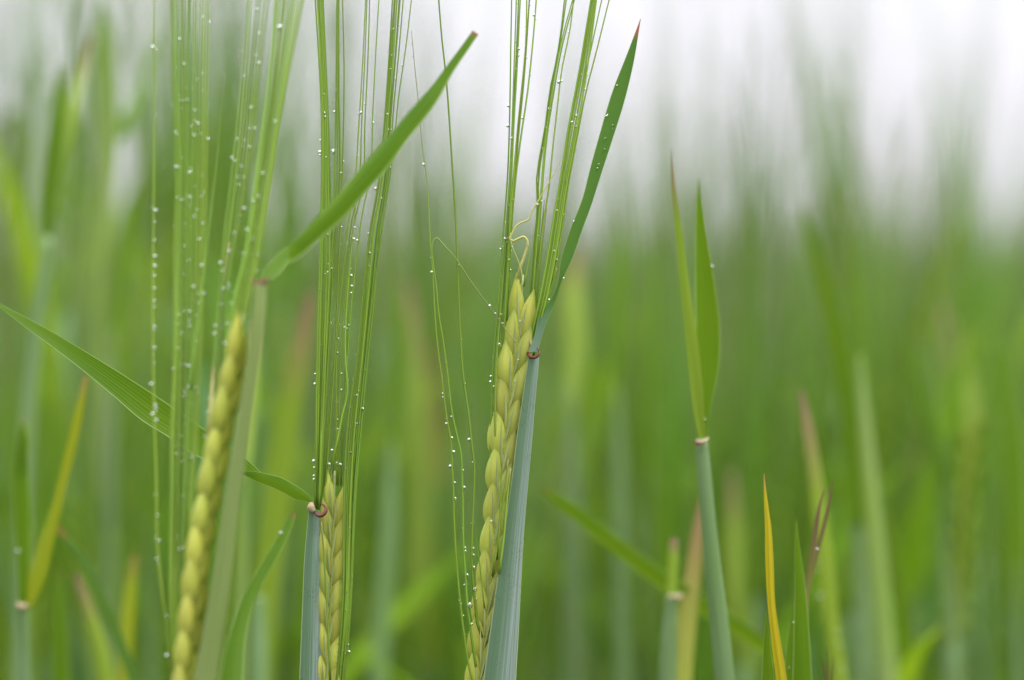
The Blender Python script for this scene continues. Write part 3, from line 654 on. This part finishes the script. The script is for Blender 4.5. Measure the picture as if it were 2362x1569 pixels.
E = Plant('E', 'barley_shoot', 1790, 2300, 0.765, 'shoot with one narrow golden yellow leaf and a short dry-tipped green leaf')
E.blade([(1806, 1800), (1803, 1575), (1790, 1480), (1780, 1400), (1775, 1300), (1772, 1220), (1766, 1150), (1762, 1092)], [24, 26, 22, 18, 19, 15, 8, 1.5], M_yellow, twist=(0, 0.3, -0.25), bulge=0.25, label='golden yellow leaf')
E.leaf([(1756, 1800), (1757, 1575), (1760, 1500), (1764, 1440), (1766, 1408)], [(1806, 1800), (1788, 1575), (1778, 1500), (1773, 1450), (1767, 1408)], M_leaf, bulge=0.2, d=(0.772, 0.766), label='short green leaf with a dry tip')
E.stem([(1788, 1770, 42), (1790, 1950, 42)], M_stem)
E2 = Plant('E2', 'barley_shoot', 1870, 2300, 0.78, 'green spear-shaped leaf beside the golden leaf, with dark red bristles behind it')
E2.leaf([(1822, 1800), (1828, 1575), (1831, 1450), (1833, 1330), (1833, 1240), (1835, 1195)], [(1890, 1800), (1874, 1575), (1866, 1450), (1856, 1340), (1845, 1260), (1836, 1195)], M_leaf, bulge=0.16, d=(0.78, 0.778), label='spear-shaped green leaf')
E2.leaf([(1795, 1800), (1806, 1575), (1818, 1460), (1830, 1380)], [(1850, 1800), (1850, 1575), (1846, 1460), (1838, 1370)], M_leaf, bulge=0.12, d=0.785)
E2.blade([(1852, 1575), (1856, 1400), (1866, 1330), (1878, 1250), (1888, 1180), (1900, 1130)], [16, 16, 14, 14, 9, 2], M_purple, d=0.79, name='awn_sheath', twist=(0, 0.5))
E2.blade([(1858, 1500), (1864, 1360), (1880, 1290), (1898, 1225), (1912, 1160), (1922, 1108)], [10, 12, 12, 10, 7, 2], M_purple, d=0.792, name='awn_sheath')
E2.stem([(1850, 1770, 44), (1854, 1950, 44)], M_stem)
E2.drop(1885, 1268, 10, 0.7905); E2.drop(1831, 1437, 7, 0.7795); E2.drop(1820, 1542, 8, 0.7845)
E3 = Plant('E3', 'barley_shoot', 1960, 2350, 0.92, 'blurred pale green blade beaded with dew, behind the dark red bristles')
E3.blade([(1950, 1900), (1938, 1575), (1918, 1430), (1905, 1300), (1893, 1200), (1878, 1080), (1862, 980), (1848, 895)], [46, 38, 36, 38, 36, 32, 24, 4], M_redtip, d=(0.92, 0.91), twist=(0.2, -0.2), label='pale dewy blade with a brownish tip')
E3.stem([(1950, 1850, 44), (1952, 2000, 44)], M_stem)
for x, y in ((1893, 1378), (1888, 1312), (1930, 1461), (1934, 1490), (1940, 1545), (1885, 1290), (1912, 1330), (1920, 1400)): E3.drop(x, y, 13, 0.915)
E4 = Plant('E4', 'barley_shoot', 1915, 2400, 0.80, 'small reddish tuft of bristle tips standing low beside the dewy blade')
E4.stem([(1912, 1640, 22), (1914, 1800, 36)], M_stem)
for q in ([(1908, 1650), (1905, 1575), (1898, 1530), (1895, 1515)], [(1912, 1650), (1912, 1575), (1910, 1520), (1908, 1490)], [(1916, 1650), (1919, 1575), (1922, 1530), (1924, 1510)], [(1910, 1650), (1909, 1580), (1904, 1540), (1902, 1520)]):
    E4.tube(q, [6, 5, 4, 1], M_purple, 'awn')
F = Plant('F', 'barley_shoot', 1850, 2250, 0.90, 'blurred green blade leaning far over to the left behind the two-leaved stalk')
F.blade([(1850, 1640), (1800, 1520), (1750, 1480), (1660, 1420), (1550, 1352), (1450, 1280), (1350, 1200), (1300, 1162), (1256, 1132)], [44, 42, 38, 40, 42, 40, 34, 30, 12], M_leaf, d=(0.90, 0.88), twist=(0.5, 0.2), label='long leaning blade')
F.stem([(1852, 1620, 40), (1858, 1800, 44)], M_stem)
G = Plant('G', 'barley_shoot', 1545, 2300, 0.865, 'blurred stalk with a browning leaf and a blunt short leaf')
G.stem([(1548, 1375, 24), (1545, 1450, 36), (1540, 1575, 42), (1540, 1750, 46)], M_stem)
G.blade([(1548, 1400), (1550, 1340), (1553, 1290), (1554, 1242)], [22, 24, 24, 18], M_redtip, label='blunt short leaf', bulge=0.3)
G.blade([(1560, 1800), (1570, 1575), (1582, 1450), (1596, 1340), (1608, 1240), (1618, 1150)], [50, 52, 46, 38, 28, 8], M_brown, d=(0.87, 0.90), label='browning leaf', bulge=0.2)
G.tube([(1540, 1372, -2), (1550, 1376, -3), (1564, 1378, -3), (1572, 1368, -3)], [4, 12, 16, 5], M_collar, 'collar')
H = Plant('H', 'barley_plant', 60, 2350, 0.86, 'blurred stalk with a yellow-orange bent leaf and an ear still inside its sheath')
H.stem([(52, 1395, 26), (56, 1450, 26), (60, 1575, 30), (62, 1750, 36)], M_stem)
H.blade([(62, 1400), (82, 1340), (105, 1260), (130, 1170), (155, 1070), (178, 970), (198, 868)], [22, 40, 34, 24, 22, 20, 9], M_yelgreen, twist=(0.3, -0.2), d=(0.86, 0.85), label='yellow bent leaf')
H.leaf([(42, 1395), (40, 1300), (33, 1180), (30, 1080), (42, 1000), (52, 975)], [(64, 1395), (68, 1300), (70, 1180), (66, 1080), (62, 1000), (56, 975)], M_leaf, name='boot_sheath', bulge=0.4, label='green sheath swollen round the unopened ear')
for dx in (-8, -2, 5, 11): H.tube([(52 + dx * 0.6, 1090), (55 + dx, 1020), (60 + dx * 1.5, 960 - abs(dx))], [7, 5, 1], M_awn, 'awn')
H.tube([(40, 1392, -2), (50, 1400, -3), (64, 1396, -3)], [8, 18, 8], M_collar, 'collar'); H.drop(42, 1272, 11, 0.85)
I1 = Plant('I1', 'barley_shoot', 320, 2350, 0.90, 'bluish narrow blade arching left, low beside the soft ear')
I1.blade([(335, 1800), (310, 1575), (280, 1490), (240, 1390), (195, 1300), (130, 1212)], [30, 30, 28, 26, 22, 5], M_leaf_fine, d=(0.90, 0.885), twist=(0.6, 0.2))
I1.stem([(334, 1770, 36), (330, 1950, 40)], M_stem)
I2 = Plant('I2', 'barley_shoot', 270, 2350, 0.93, 'pair of yellow-green blades with orange edges low under the bluish blade')
I2.blade([(262, 1800), (248, 1575), (228, 1480), (202, 1400), (176, 1325)], [40, 36, 34, 26, 8], M_redtip, d=0.93)
I2.blade([(275, 1800), (285, 1575), (292, 1460), (300, 1370), (312, 1280)], [38, 34, 32, 26, 8], M_yelgreen, d=0.94)
I2.stem([(268, 1770, 40), (270, 1950, 42)], M_stem)
I3 = Plant('I3', 'barley_shoot', 140, 2300, 0.95, 'broad pale green blade standing straight up beside the yellow-orange leaf')
I3.blade([(140, 1800), (140, 1575), (138, 1480), (136, 1400), (134, 1320)], [50, 46, 42, 36, 12], M_leaf, d=0.95)
I3.stem([(140, 1770, 40), (140, 1950, 42)], M_stem)
J = Plant('J', 'barley_shoot', 540, 2400, 0.69, 'soft green blade with a red-brown tip pointing up at the curled auricle')
J.leaf([(490, 1900), (500, 1650), (508, 1560), (536, 1440), (563, 1370), (608, 1292), (648, 1228), (673, 1184)], [(560, 1900), (562, 1650), (560, 1560), (572, 1440), (594, 1370), (630, 1302), (664, 1237), (684, 1187)], M_leaf, d=(0.67, 0.71), bulge=0.15, label='soft blade with a red-brown tip')
J.stem([(536, 1850, 40), (538, 2050, 44)], M_stem); J.drop(648, 1230, 10, 0.7055)
K = Plant('K', 'barley_shoot', 600, 2350, 1.05, 'blurred yellow-green blade with a brownish pink tip between the two ears')
K.blade([(600, 1700), (612, 1400), (635, 1180), (660, 1000), (685, 850), (705, 740), (718, 670)], [50, 62, 64, 58, 46, 30, 8], M_redtip, d=(1.05, 1.02), twist=(0.2, -0.2))
K.stem([(600, 1650, 44), (600, 1850, 44)], M_stem)
N1 = Plant('N1', 'barley_shoot', 2060, 2350, 1.02, 'thick blurred pale green stem standing alone to the right of the dewy blade')
N1.stem([(1984, 820, 5), (1990, 920, 22), (2000, 1050, 34), (2018, 1250, 44), (2034, 1420, 48), (2046, 1575, 50), (2056, 1750, 50)], M_stem_lime)
N1.blade([(1998, 1040), (1992, 940), (1985, 820), (1975, 650), (1968, 520)], [8, 24, 32, 26, 5], M_leaf, d=(1.02, 1.04))
N2 = Plant('N2', 'barley_shoot', 1960, 2300, 1.10, 'dark green blurred blade leaning left over the field, behind the pale stem')
N2.blade([(1985, 1250), (1960, 950), (1930, 780), (1895, 640), (1868, 550), (1850, 480)], [40, 46, 46, 36, 26, 6], M_leaf, d=(1.10, 1.08), twist=(0.3, 0.1))
N2.stem([(1984, 1200, 34), (1990, 1500, 40), (1990, 1750, 44)], M_stem)
L1 = Plant('L1', 'barley_plant', 60, 2300, 0.99, 'blurred stalk with a dark green pointed leaf rising above the crop, by a yellowish one')
L1.stem([(112, 545, 22), (92, 700, 30), (70, 900, 36), (55, 1150, 40), (45, 1575, 42), (40, 1800, 44)], M_stem)
L1.blade([(112, 560), (115, 470), (125, 370), (133, 280), (137, 150)], [22, 40, 50, 40, 5], M_leaf, d=(0.99, 1.0), twist=(0.4, 0.1), label='dark green pointed leaf')
L1.blade([(112, 555), (130, 420), (155, 300), (180, 200), (212, 80)], [18, 28, 32, 26, 4], M_redtip, d=(0.99, 1.01), label='yellowish leaf')
L2 = Plant('L2', 'barley_plant', 250, 2300, 1.14, 'tall blurred plant whose side leaf juts out to the right above the crop')
L2.stem([(240, 60, 5), (244, 180, 20), (246, 320, 30), (246, 450, 34), (240, 700, 34), (232, 1000, 34), (230, 1575, 34)], M_stem_lime, bottom_px=30)
L2.blade([(248, 480), (248, 360), (245, 240), (240, 120), (232, -40)], [20, 50, 60, 50, 6], M_leaf, d=(1.14, 1.16))
L2.blade([(254, 340), (280, 300), (310, 240), (345, 150), (372, 60)], [22, 32, 30, 20, 4], M_leaf, d=(1.16, 1.22))

# soft blades and stems in the first rows of the crop
def row_shoot(label, stem_pts, smat, blade_pts, widths, bmat, d, rx=None):
    x0 = stem_pts[-1][0] if rx is None else rx
    p = Plant('R', 'barley_shoot', x0, 2300, d, label)
    q = [list(a) for a in stem_pts]; bp = q[-1][2]
    if blade_pts:
        q[0][2] *= 0.45; y0 = q[0][1]
        blade_pts = [(q[1][0], y0 + 0.5 * (q[1][1] - y0))] + list(blade_pts); widths = [6, widths[1] * 0.7] + list(widths[1:])
        q = [[q[0][0], y0, 5]] + [[q[0][0] * 0.5 + q[1][0] * 0.5, y0 + 0.5 * (q[1][1] - y0), q[1][2] * 0.7]] + q[1:]
    p.stem([tuple(a) for a in q], smat, bottom_px=bp)
    if blade_pts: p.blade(blade_pts, widths, bmat, d=(d, d + 0.02), twist=(0.3, -0.2))
    return p
row_shoot('pale bluish blurred stem between the leaning blade and the upright flag leaf', [(1424, 890, 26), (1430, 1100, 34), (1436, 1350, 38), (1440, 1750, 40)], M_stem, [(1424, 900), (1420, 760), (1428, 640), (1432, 500)], [20, 34, 34, 6], M_leaf, 1.16)
row_shoot('blurred lime green blade rising behind the golden leaf', [(1720, 1500, 30), (1716, 1750, 34)], M_stem, [(1722, 1560), (1712, 1400), (1700, 1260), (1690, 1080)], [30, 56, 50, 8], M_redtip, 1.14)
row_shoot('blurred yellow-green blade standing behind the loose bristles of the sharp ear', [(960, 1400, 30), (955, 1750, 36)], M_stem_lime, [(962, 1480), (968, 1200), (955, 900), (942, 640)], [36, 60, 56, 8], M_redtip, 1.22)
row_shoot('blurred brownish blade near the loose bristles of the sharp ear', [(1012, 1500, 24), (1008, 1750, 30)], M_stem, [(1010, 1560), (1000, 1300), (1003, 1000), (994, 780)], [22, 36, 34, 6], M_brown, 1.26)
row_shoot('pale blurred stem standing right behind the ear with the curled auricle', [(905, 1020, 20), (896, 1250, 36), (880, 1450, 42), (868, 1750, 44)], M_stem, [(905, 1050), (915, 900), (925, 760), (915, 640)], [20, 40, 36, 6], M_leaf, 1.12)
row_shoot('pale green blurred stem below the leaning blade, by the sharp ear sheath', [(1318, 900, 24), (1320, 1150, 44), (1322, 1400, 50), (1322, 1750, 52)], M_stem, [(1318, 930), (1330, 800), (1322, 680), (1340, 560)], [24, 50, 44, 6], M_redtip, 1.18)
row_shoot('soft yellow-green blade leaning left in the crop right of the pale stem', [(2262, 1150, 28), (2270, 1750, 36)], M_stem, [(2262, 1200), (2240, 1000), (2205, 850), (2176, 700)], [34, 58, 56, 8], M_redtip, 1.38)
row_shoot('pale grey-green blurred stem low in the crop right of the pale stem', [(2180, 1120, 30), (2190, 1320, 44), (2205, 1750, 48)], M_stem, [(2178, 1150), (2150, 1000), (2120, 880), (2100, 760)], [26, 44, 40, 6], M_leaf, 1.10)
row_shoot('dark green blurred blade in the crop beyond the soft yellow-green blade', [(2345, 1300, 30), (2350, 1750, 40)], M_stem, [(2344, 1400), (2340, 1100), (2322, 900), (2300, 720)], [40, 64, 56, 8], M_leaf, 1.12)
row_shoot('bluish blurred stem between the yellow bent leaf and the soft ear', [(262, 760, 20), (255, 1000, 32), (250, 1300, 36), (250, 1750, 38)], M_stem, [(262, 790), (280, 650), (292, 540), (318, 420)], [22, 44, 40, 6], M_leaf, 1.12)
row_shoot('dark blurred blade behind the folded leaf', [(345, 1200, 26), (350, 1750, 34)], M_stem, [(345, 1300), (352, 1100), (372, 900), (380, 700)], [40, 60, 50, 8], M_leaf, 1.16)
row_shoot('blurred yellow stem right under the red-brown leaf tip', [(566, 1050, 16), (562, 1250, 22), (556, 1450, 26), (550, 1750, 30)], M_stem_lime, [(566, 1080), (574, 960), (584, 840), (590, 740)], [18, 28, 24, 4], M_redtip, 0.98)
row_shoot('grey-green blurred stem with a pinkish joint below the red-brown leaf tip', [(598, 1375, 24), (596, 1480, 40), (592, 1750, 46)], M_stem, None, None, None, 0.98)
row_shoot('soft light green blade between the two-leaved stalk and the golden leaf', [(1500, 1100, 26), (1496, 1750, 34)], M_stem, [(1500, 1180), (1492, 960), (1500, 780), (1512, 560)], [36, 56, 50, 6], M_leaf, 1.20)

# ================================================================== the field behind
def field_template(seed, low=False):
    r = np.random.default_rng(seed)
    H_ = 1.0                                             # ear base at height 1; scaled later through per-plant z offset
    parts = []
    bend = r.uniform(-0.05, 0.05, 2)
    EB = 0.76                                            # height of the ear's base
    def stem_pt(z):
        t = z / EB; return np.array((bend[0] * t**2, bend[1] * t**2, z))
    zs = np.linspace(-0.01, EB, 6 if low else 12)
    mb = MB(); rad = np.interp(zs, [0, 0.3, 0.55, 0.6, EB], [0.0024, 0.0026, 0.0030, 0.0023, 0.0016])
    add_tube(mb, np.array([stem_pt(z) for z in zs]), rad, 4 if low else 8, ref=np.array((0, 1.0, 0.01)))
    parts.append(('stem', mb, F_stem))
    azl = r.uniform(0, 6.28)
    for i, z in enumerate((0.33, 0.47, 0.60, 0.70, 0.14, 0.25, 0.40)):
        az = azl + i * math.pi + r.uniform(-0.6, 0.6)
        L = r.uniform(0.16, 0.26) * (0.75 if i == 3 else 1); wd = r.uniform(0.008, 0.014)
        up_ = r.uniform(0.15, 0.55); droop = r.uniform(0.2, 1.5) * (0.4 if i == 3 else 1)
        n = 5 if low else 12; t = np.linspace(0, 1, n)
        th = up_ + droop * t**1.6
        ds = L / (n - 1)
        rr_ = np.concatenate(([0], np.cumsum(np.sin(th[:-1]) * ds))); zz = np.concatenate(([0], np.cumsum(np.cos(th[:-1]) * ds)))
        dirv = np.array((math.cos(az), math.sin(az), 0)); b0 = stem_pt(z)
        c = b0 + dirv * rr_[:, None] + np.array((0, 0, 1.0)) * zz[:, None]
        tw = r.uniform(-1.2, 1.2) * t
        sidev = np.cross(dirv, (0, 0, 1.0)); nrm = np.cross(sidev, np.gradient(c, axis=0)); nrm /= np.linalg.norm(nrm, axis=1)[:, None]
        hw = wd / 2 * np.interp(t, [0, 0.1, 0.5, 0.8, 1], [0.5, 0.9, 1.0, 0.65, 0.03])
        ax = sidev * np.cos(tw)[:, None] + nrm * np.sin(tw)[:, None]
        mb = MB(); add_ribbon(mb, c - ax * hw[:, None], c + ax * hw[:, None], 1 if low else 4, 0.15, side=np.array((0, 0, 1.0)))
        parts.append(('leaf', mb, F_leaf))
    # ear
    az = r.uniform(0, 6.28); lat = np.array((math.cos(az), math.sin(az), 0)); lean = np.array((*r.uniform(-0.10, 0.10, 2), 1.0)); lean /= np.linalg.norm(lean)
    e0 = stem_pt(EB); EL = 0.085
    mb = MB()
    if low:
        t = np.linspace(0, 1, 5); add_tube(mb, e0 + lean * (t * EL)[:, None], np.array((.002, .0042, .0045, .0038, .0015)), 4, 0.7, ref=lat)
    else:
        for k in range(18):
            sg = 1 if k % 2 else -1; p0 = e0 + lean * (EL * k / 19) + lat * sg * 0.0012
            zd = lean + lat * sg * 0.2; t = np.linspace(0, 1, 5)
            add_tube(mb, p0 + zd * (t * 0.0105)[:, None], np.array((.0004, .0015, .0019, .0012, .0002)), 5, 0.8, ref=np.cross(lat, lean), cap=False)
    parts.append(('ear', mb, F_ear))
    mb = MB()
    for k in range(8 if low else 20):
        sg = 1 if k % 2 else -1; f = k / (8 if low else 20)
        p0 = e0 + lean * (EL * f * 0.9 + 0.01) + lat * sg * 0.003
        L = r.uniform(0.10, 0.15); t = np.linspace(0, 1, 3 if low else 7)
        dv = lean + lat * sg * r.uniform(0.03, 0.16) + np.cross(lat, lean) * r.normal(0, 0.07)
        c = p0 + dv * (t * L)[:, None] + lat * sg * (t**2 * L * r.uniform(-0.05, 0.08))[:, None]
        add_tube(mb, c, np.linspace(0.00045, 0.00015, len(t)) * (1.4 if low else 1.0), 3, ref=np.array((0.3, 1, 0.1)), cap=False)
    parts.append(('awn_tuft', mb, F_awn))
    return parts
EAR_TOP = 0.845

def skyline(x):                                          # height in the picture where the green mass begins
    kx = [-400, 0, 60, 130, 230, 300, 350, 430, 520, 600, 700, 780, 850, 930, 1000, 1080, 1130, 1180, 1260, 1350, 1450, 1500, 1600, 1700, 1800, 1860, 1950, 2000, 2100, 2160, 2250, 2310, 2362, 2800]
    ky = [450, 560, 430, 250, 230, 330, 440, 330, 420, 230, 200, 250, 320, 450, 560, 570, 470, 420, 520, 480, 470, 430, 500, 400, 520, 470, 450, 430, 530, 440, 420, 600, 650, 600]
    return float(np.interp(x, kx, ky))

N_T = 12
TPL = [[(nm, mb.data('field_' + nm, mt)) for nm, mb, mt in field_template(100 + i)] for i in range(N_T)]
NB_FIELD = 300
ZX = [220, 400, 620, 860, 1060, 1270, 1480, 1690, 1900, 2100]
ZONES = ['the yellow bent leaf', 'the bristles left of the soft ear', 'the soft ear', 'the ear with curled auricle', 'the loose stray bristles', 'the sharp middle ear', 'the upright flag leaf',
         'the two-leaved stalk', 'the golden yellow leaf', 'the pale lone stem', 'the soft yellow-green blade leaning left']
spots = []
def try_spot(d0, d1, mind, xr):
    for _ in range(40):
        d = math.sqrt(rng.uniform(d0**2, d1**2)); x = rng.uniform(*xr)
        p = P(x, HORIZON, d)
        if all((p[0]-q[0])**2 + (p[1]-q[1])**2 > mind**2 for q in spots): return x, d, p
    return x, d, p
FORCED = [(30, 250, 1.5), (150, 300, 1.6), (330, 330, 1.6), (1560, 430, 1.7), (700, 200, 1.35), (640, 260, 1.5), (770, 270, 1.45), (830, 310, 1.6), (670, 330, 1.3), (740, 330, 1.55), (2210, 430, 1.4), (2190, 470, 1.6), (2010, 460, 1.6), (1500, 430, 1.5),
          (1440, 480, 1.6), (1700, 430, 1.5), (1165, 420, 1.6), (560, 240, 1.5), (60, 330, 1.5), (180, 220, 1.4), (290, 260, 1.5), (20, 480, 1.6), (240, 200, 1.3), (450, 300, 1.6)]
for i in range(NB_FIELD):
    x, d, p = try_spot(1.15, 1.5, 0.03, (-80, 2440)) if i < 110 else try_spot(1.5, 2.6, 0.03, (-80, 2440))
    spots.append((p[0], p[1]))
    if i < len(FORCED): x, yt_, d = FORCED[i]; p = P(x, HORIZON, d); spots[-1] = (p[0], p[1])
    ztop = rng.normal(0.755, 0.03) - (0.05 if 900 < x < 1150 or x > 2290 else 0)
    if i < len(FORCED): ztop = CAM_Z + (HORIZON - yt_) * d / S
    elif i % 5 == 0 and d > 1.4: ztop = CAM_Z + (HORIZON - (skyline(x) + (0 if x < 1250 else 70) + abs(rng.normal(0, 60)))) * d / S
    s_ = min(1.10, max(0.80, ztop / EAR_TOP))
    t = TPL[i % N_T]
    far = d > 1.8
    zone = ZONES[int(np.searchsorted(ZX, x))]; tall = ztop > 0.83
    o = empty('barley_plant', (p[0], p[1], 0), ('tall' if tall else 'low') + ' out-of-focus bearded barley plant in the crop behind ' + zone, 'barley', ('taller' if tall else 'lower') + ' crop plants behind ' + zone)
    o.rotation_euler = (rng.normal(0, 0.02), rng.normal(0, 0.02), rng.uniform(0, 6.28)); o.scale = (1, 1, s_)
    for nm, me in t: obj(nm, me, o)

# the rest of the crop, too many to count: one mass
low = [field_template(500 + i, low=True) for i in range(8)]
mats = [F_stem, F_leaf, F_ear, F_awn]
def flat(parts):
    V, Fq, U, Mi = [], [], [], []; n = 0
    for nm, mb, mt in parts:
        v = np.concatenate(mb.v); V.append(v); Fq.append(np.asarray(mb.f) + n); U.append(np.asarray(mb.uv)); Mi.append(np.full(len(mb.f), mats.index(mt))); n += len(v)
    return np.concatenate(V), np.concatenate(Fq), np.concatenate(U), np.concatenate(Mi)
low = [flat(p) for p in low]
Vs, Fs, Us, Ms = [], [], [], []; nv = 0
def put(x, d, yt, at=None):
    global nv
    p = P(x, HORIZON, d) if at is None else at; V, Fq, U, Mi = low[rng.integers(len(low))]
    a = rng.uniform(0, 6.28); ca, sa = math.cos(a), math.sin(a)
    sz = yt / EAR_TOP
    W = np.empty_like(V); W[:, 0] = V[:, 0]*ca - V[:, 1]*sa + p[0]; W[:, 1] = V[:, 0]*sa + V[:, 1]*ca + p[1]; W[:, 2] = V[:, 2]*sz
    Vs.append(W); Fs.append(Fq + nv); Us.append(U); Ms.append(Mi); nv += len(V)
for i in range(900):
    x = rng.uniform(-700, 3060); d = math.sqrt(rng.uniform(2.5**2, 4.0**2)); put(x, d, rng.normal(0.765, 0.03))
for i in range(2600):
    x = rng.uniform(-900, 3260); d = math.sqrt(rng.uniform(4.0**2, 11.0**2)); put(x, d, rng.normal(0.745, 0.03))
for i in range(800):                                     # shorter tillers between the stems
    x = rng.uniform(-300, 2660); d = rng.uniform(1.05, 2.6); put(x, d, rng.uniform(0.50, 0.64))
i = 0
while i < 1500:                                          # the same field goes on to both sides and behind the camera
    wx, wy = rng.uniform(-2.2, 2.2), rng.uniform(-2.0, 2.6)
    if wy > -0.1 and abs(wx) < 0.30 + 0.16 * wy: continue
    if wx * wx + wy * wy < 0.30: continue
    put(0, 1, rng.normal(0.77, 0.03), (wx, wy)); i += 1
V = np.concatenate(Vs); Fq = np.concatenate(Fs); U = np.concatenate(Us); Mi = np.concatenate(Ms)
me = bpy.data.meshes.new('crop'); nf = len(Fq)
me.vertices.add(len(V)); me.vertices.foreach_set('co', V.astype(np.float32).ravel())
me.loops.add(nf * 4); me.loops.foreach_set('vertex_index', Fq.astype(np.int32).ravel())
me.polygons.add(nf); me.polygons.foreach_set('loop_start', np.arange(0, nf*4, 4, dtype=np.int32)); me.polygons.foreach_set('loop_total', np.full(nf, 4, np.int32))
me.update(calc_edges=True)
uvl = me.uv_layers.new(name='uv'); uvl.data.foreach_set('uv', U.astype(np.float32).ravel())
for m_ in mats: me.materials.append(m_)
me.polygons.foreach_set('material_index', Mi.astype(np.int32)); me.polygons.foreach_set('use_smooth', np.ones(nf, bool)); me.update()
crop = obj('barley_crop', me); crop['kind'] = 'stuff'; crop['label'] = 'far part of the green barley field melting into one mass'; crop['category'] = 'crop'

# ================================================================== dew
def ball(k=10, rws=7):
    G = np.zeros((rws, k, 3)); UV = np.zeros((rws, k, 2))
    for i in range(rws):
        ph = math.pi * i / (rws - 1); r = max(math.sin(ph), 0.02)
        for j in range(k):
            a = 2*math.pi*j/k; G[i, j] = (r*math.cos(a), r*math.sin(a), math.cos(ph) * 1.04 - 0.04); UV[i, j] = (j/k, i/(rws-1))
    mb = MB(); mb.grid(G, UV, close=True); return mb
BALL = ball(16, 11).data('dewdrop', M_water)
where = {'A': ('dewdrop on the bristles or leaf of the sharp ear with the upright flag leaf', 'dewdrops on the sharp plant with the upright leaf'),
         'B': ('dewdrop on the bristles of the ear with the red-brown curled auricle', 'dewdrops on the plant with the folded leaf'),
         'C': ('large soft-looking dewdrop on the bristles of the blurred ear', 'dewdrops on the blurred ear'),
         'D': ('dewdrop on the stalk with two upright leaves', 'dewdrops on the two-leaved stalk'),
         'E2': ('dewdrop beside the spear-shaped green leaf', 'dewdrops by the spear-shaped leaf'),
         'E3': ('blurred dewdrop on the pale blade behind the dark red bristles', 'dewdrops on the pale blade'),
         'H': ('dewdrop on the sheath of the stalk with the yellow bent leaf', None), 'J': ('dewdrop on the blade with the red-brown tip', None)}
DROPS.sort(key=lambda q: -q[1])
for pos, r, key in DROPS[:300]:
    o = obj('dewdrop', BALL); o.location = pos; o.scale = (r, r, r * 1.05)
    o['label'], gname = where[key]; o['category'] = 'dewdrop'
    if gname: o['group'] = gname
sm = ball(8, 6); bv = np.concatenate(sm.v); bf = np.asarray(sm.f); bu = np.asarray(sm.uv)
rest = DROPS[300:]
if rest:
    mb = MB()
    for pos, r, key in rest:
        mb.v.append(bv * r + pos); mb.f.extend((bf + mb.n).tolist()); mb.uv.extend(bu.tolist()); mb.n += len(bv)
    o = obj('dew', mb.data('dew', M_water)); o['kind'] = 'stuff'; o['label'] = 'fine dew strung along the bristles'; o['category'] = 'dew'
print('DROPS', len(DROPS))
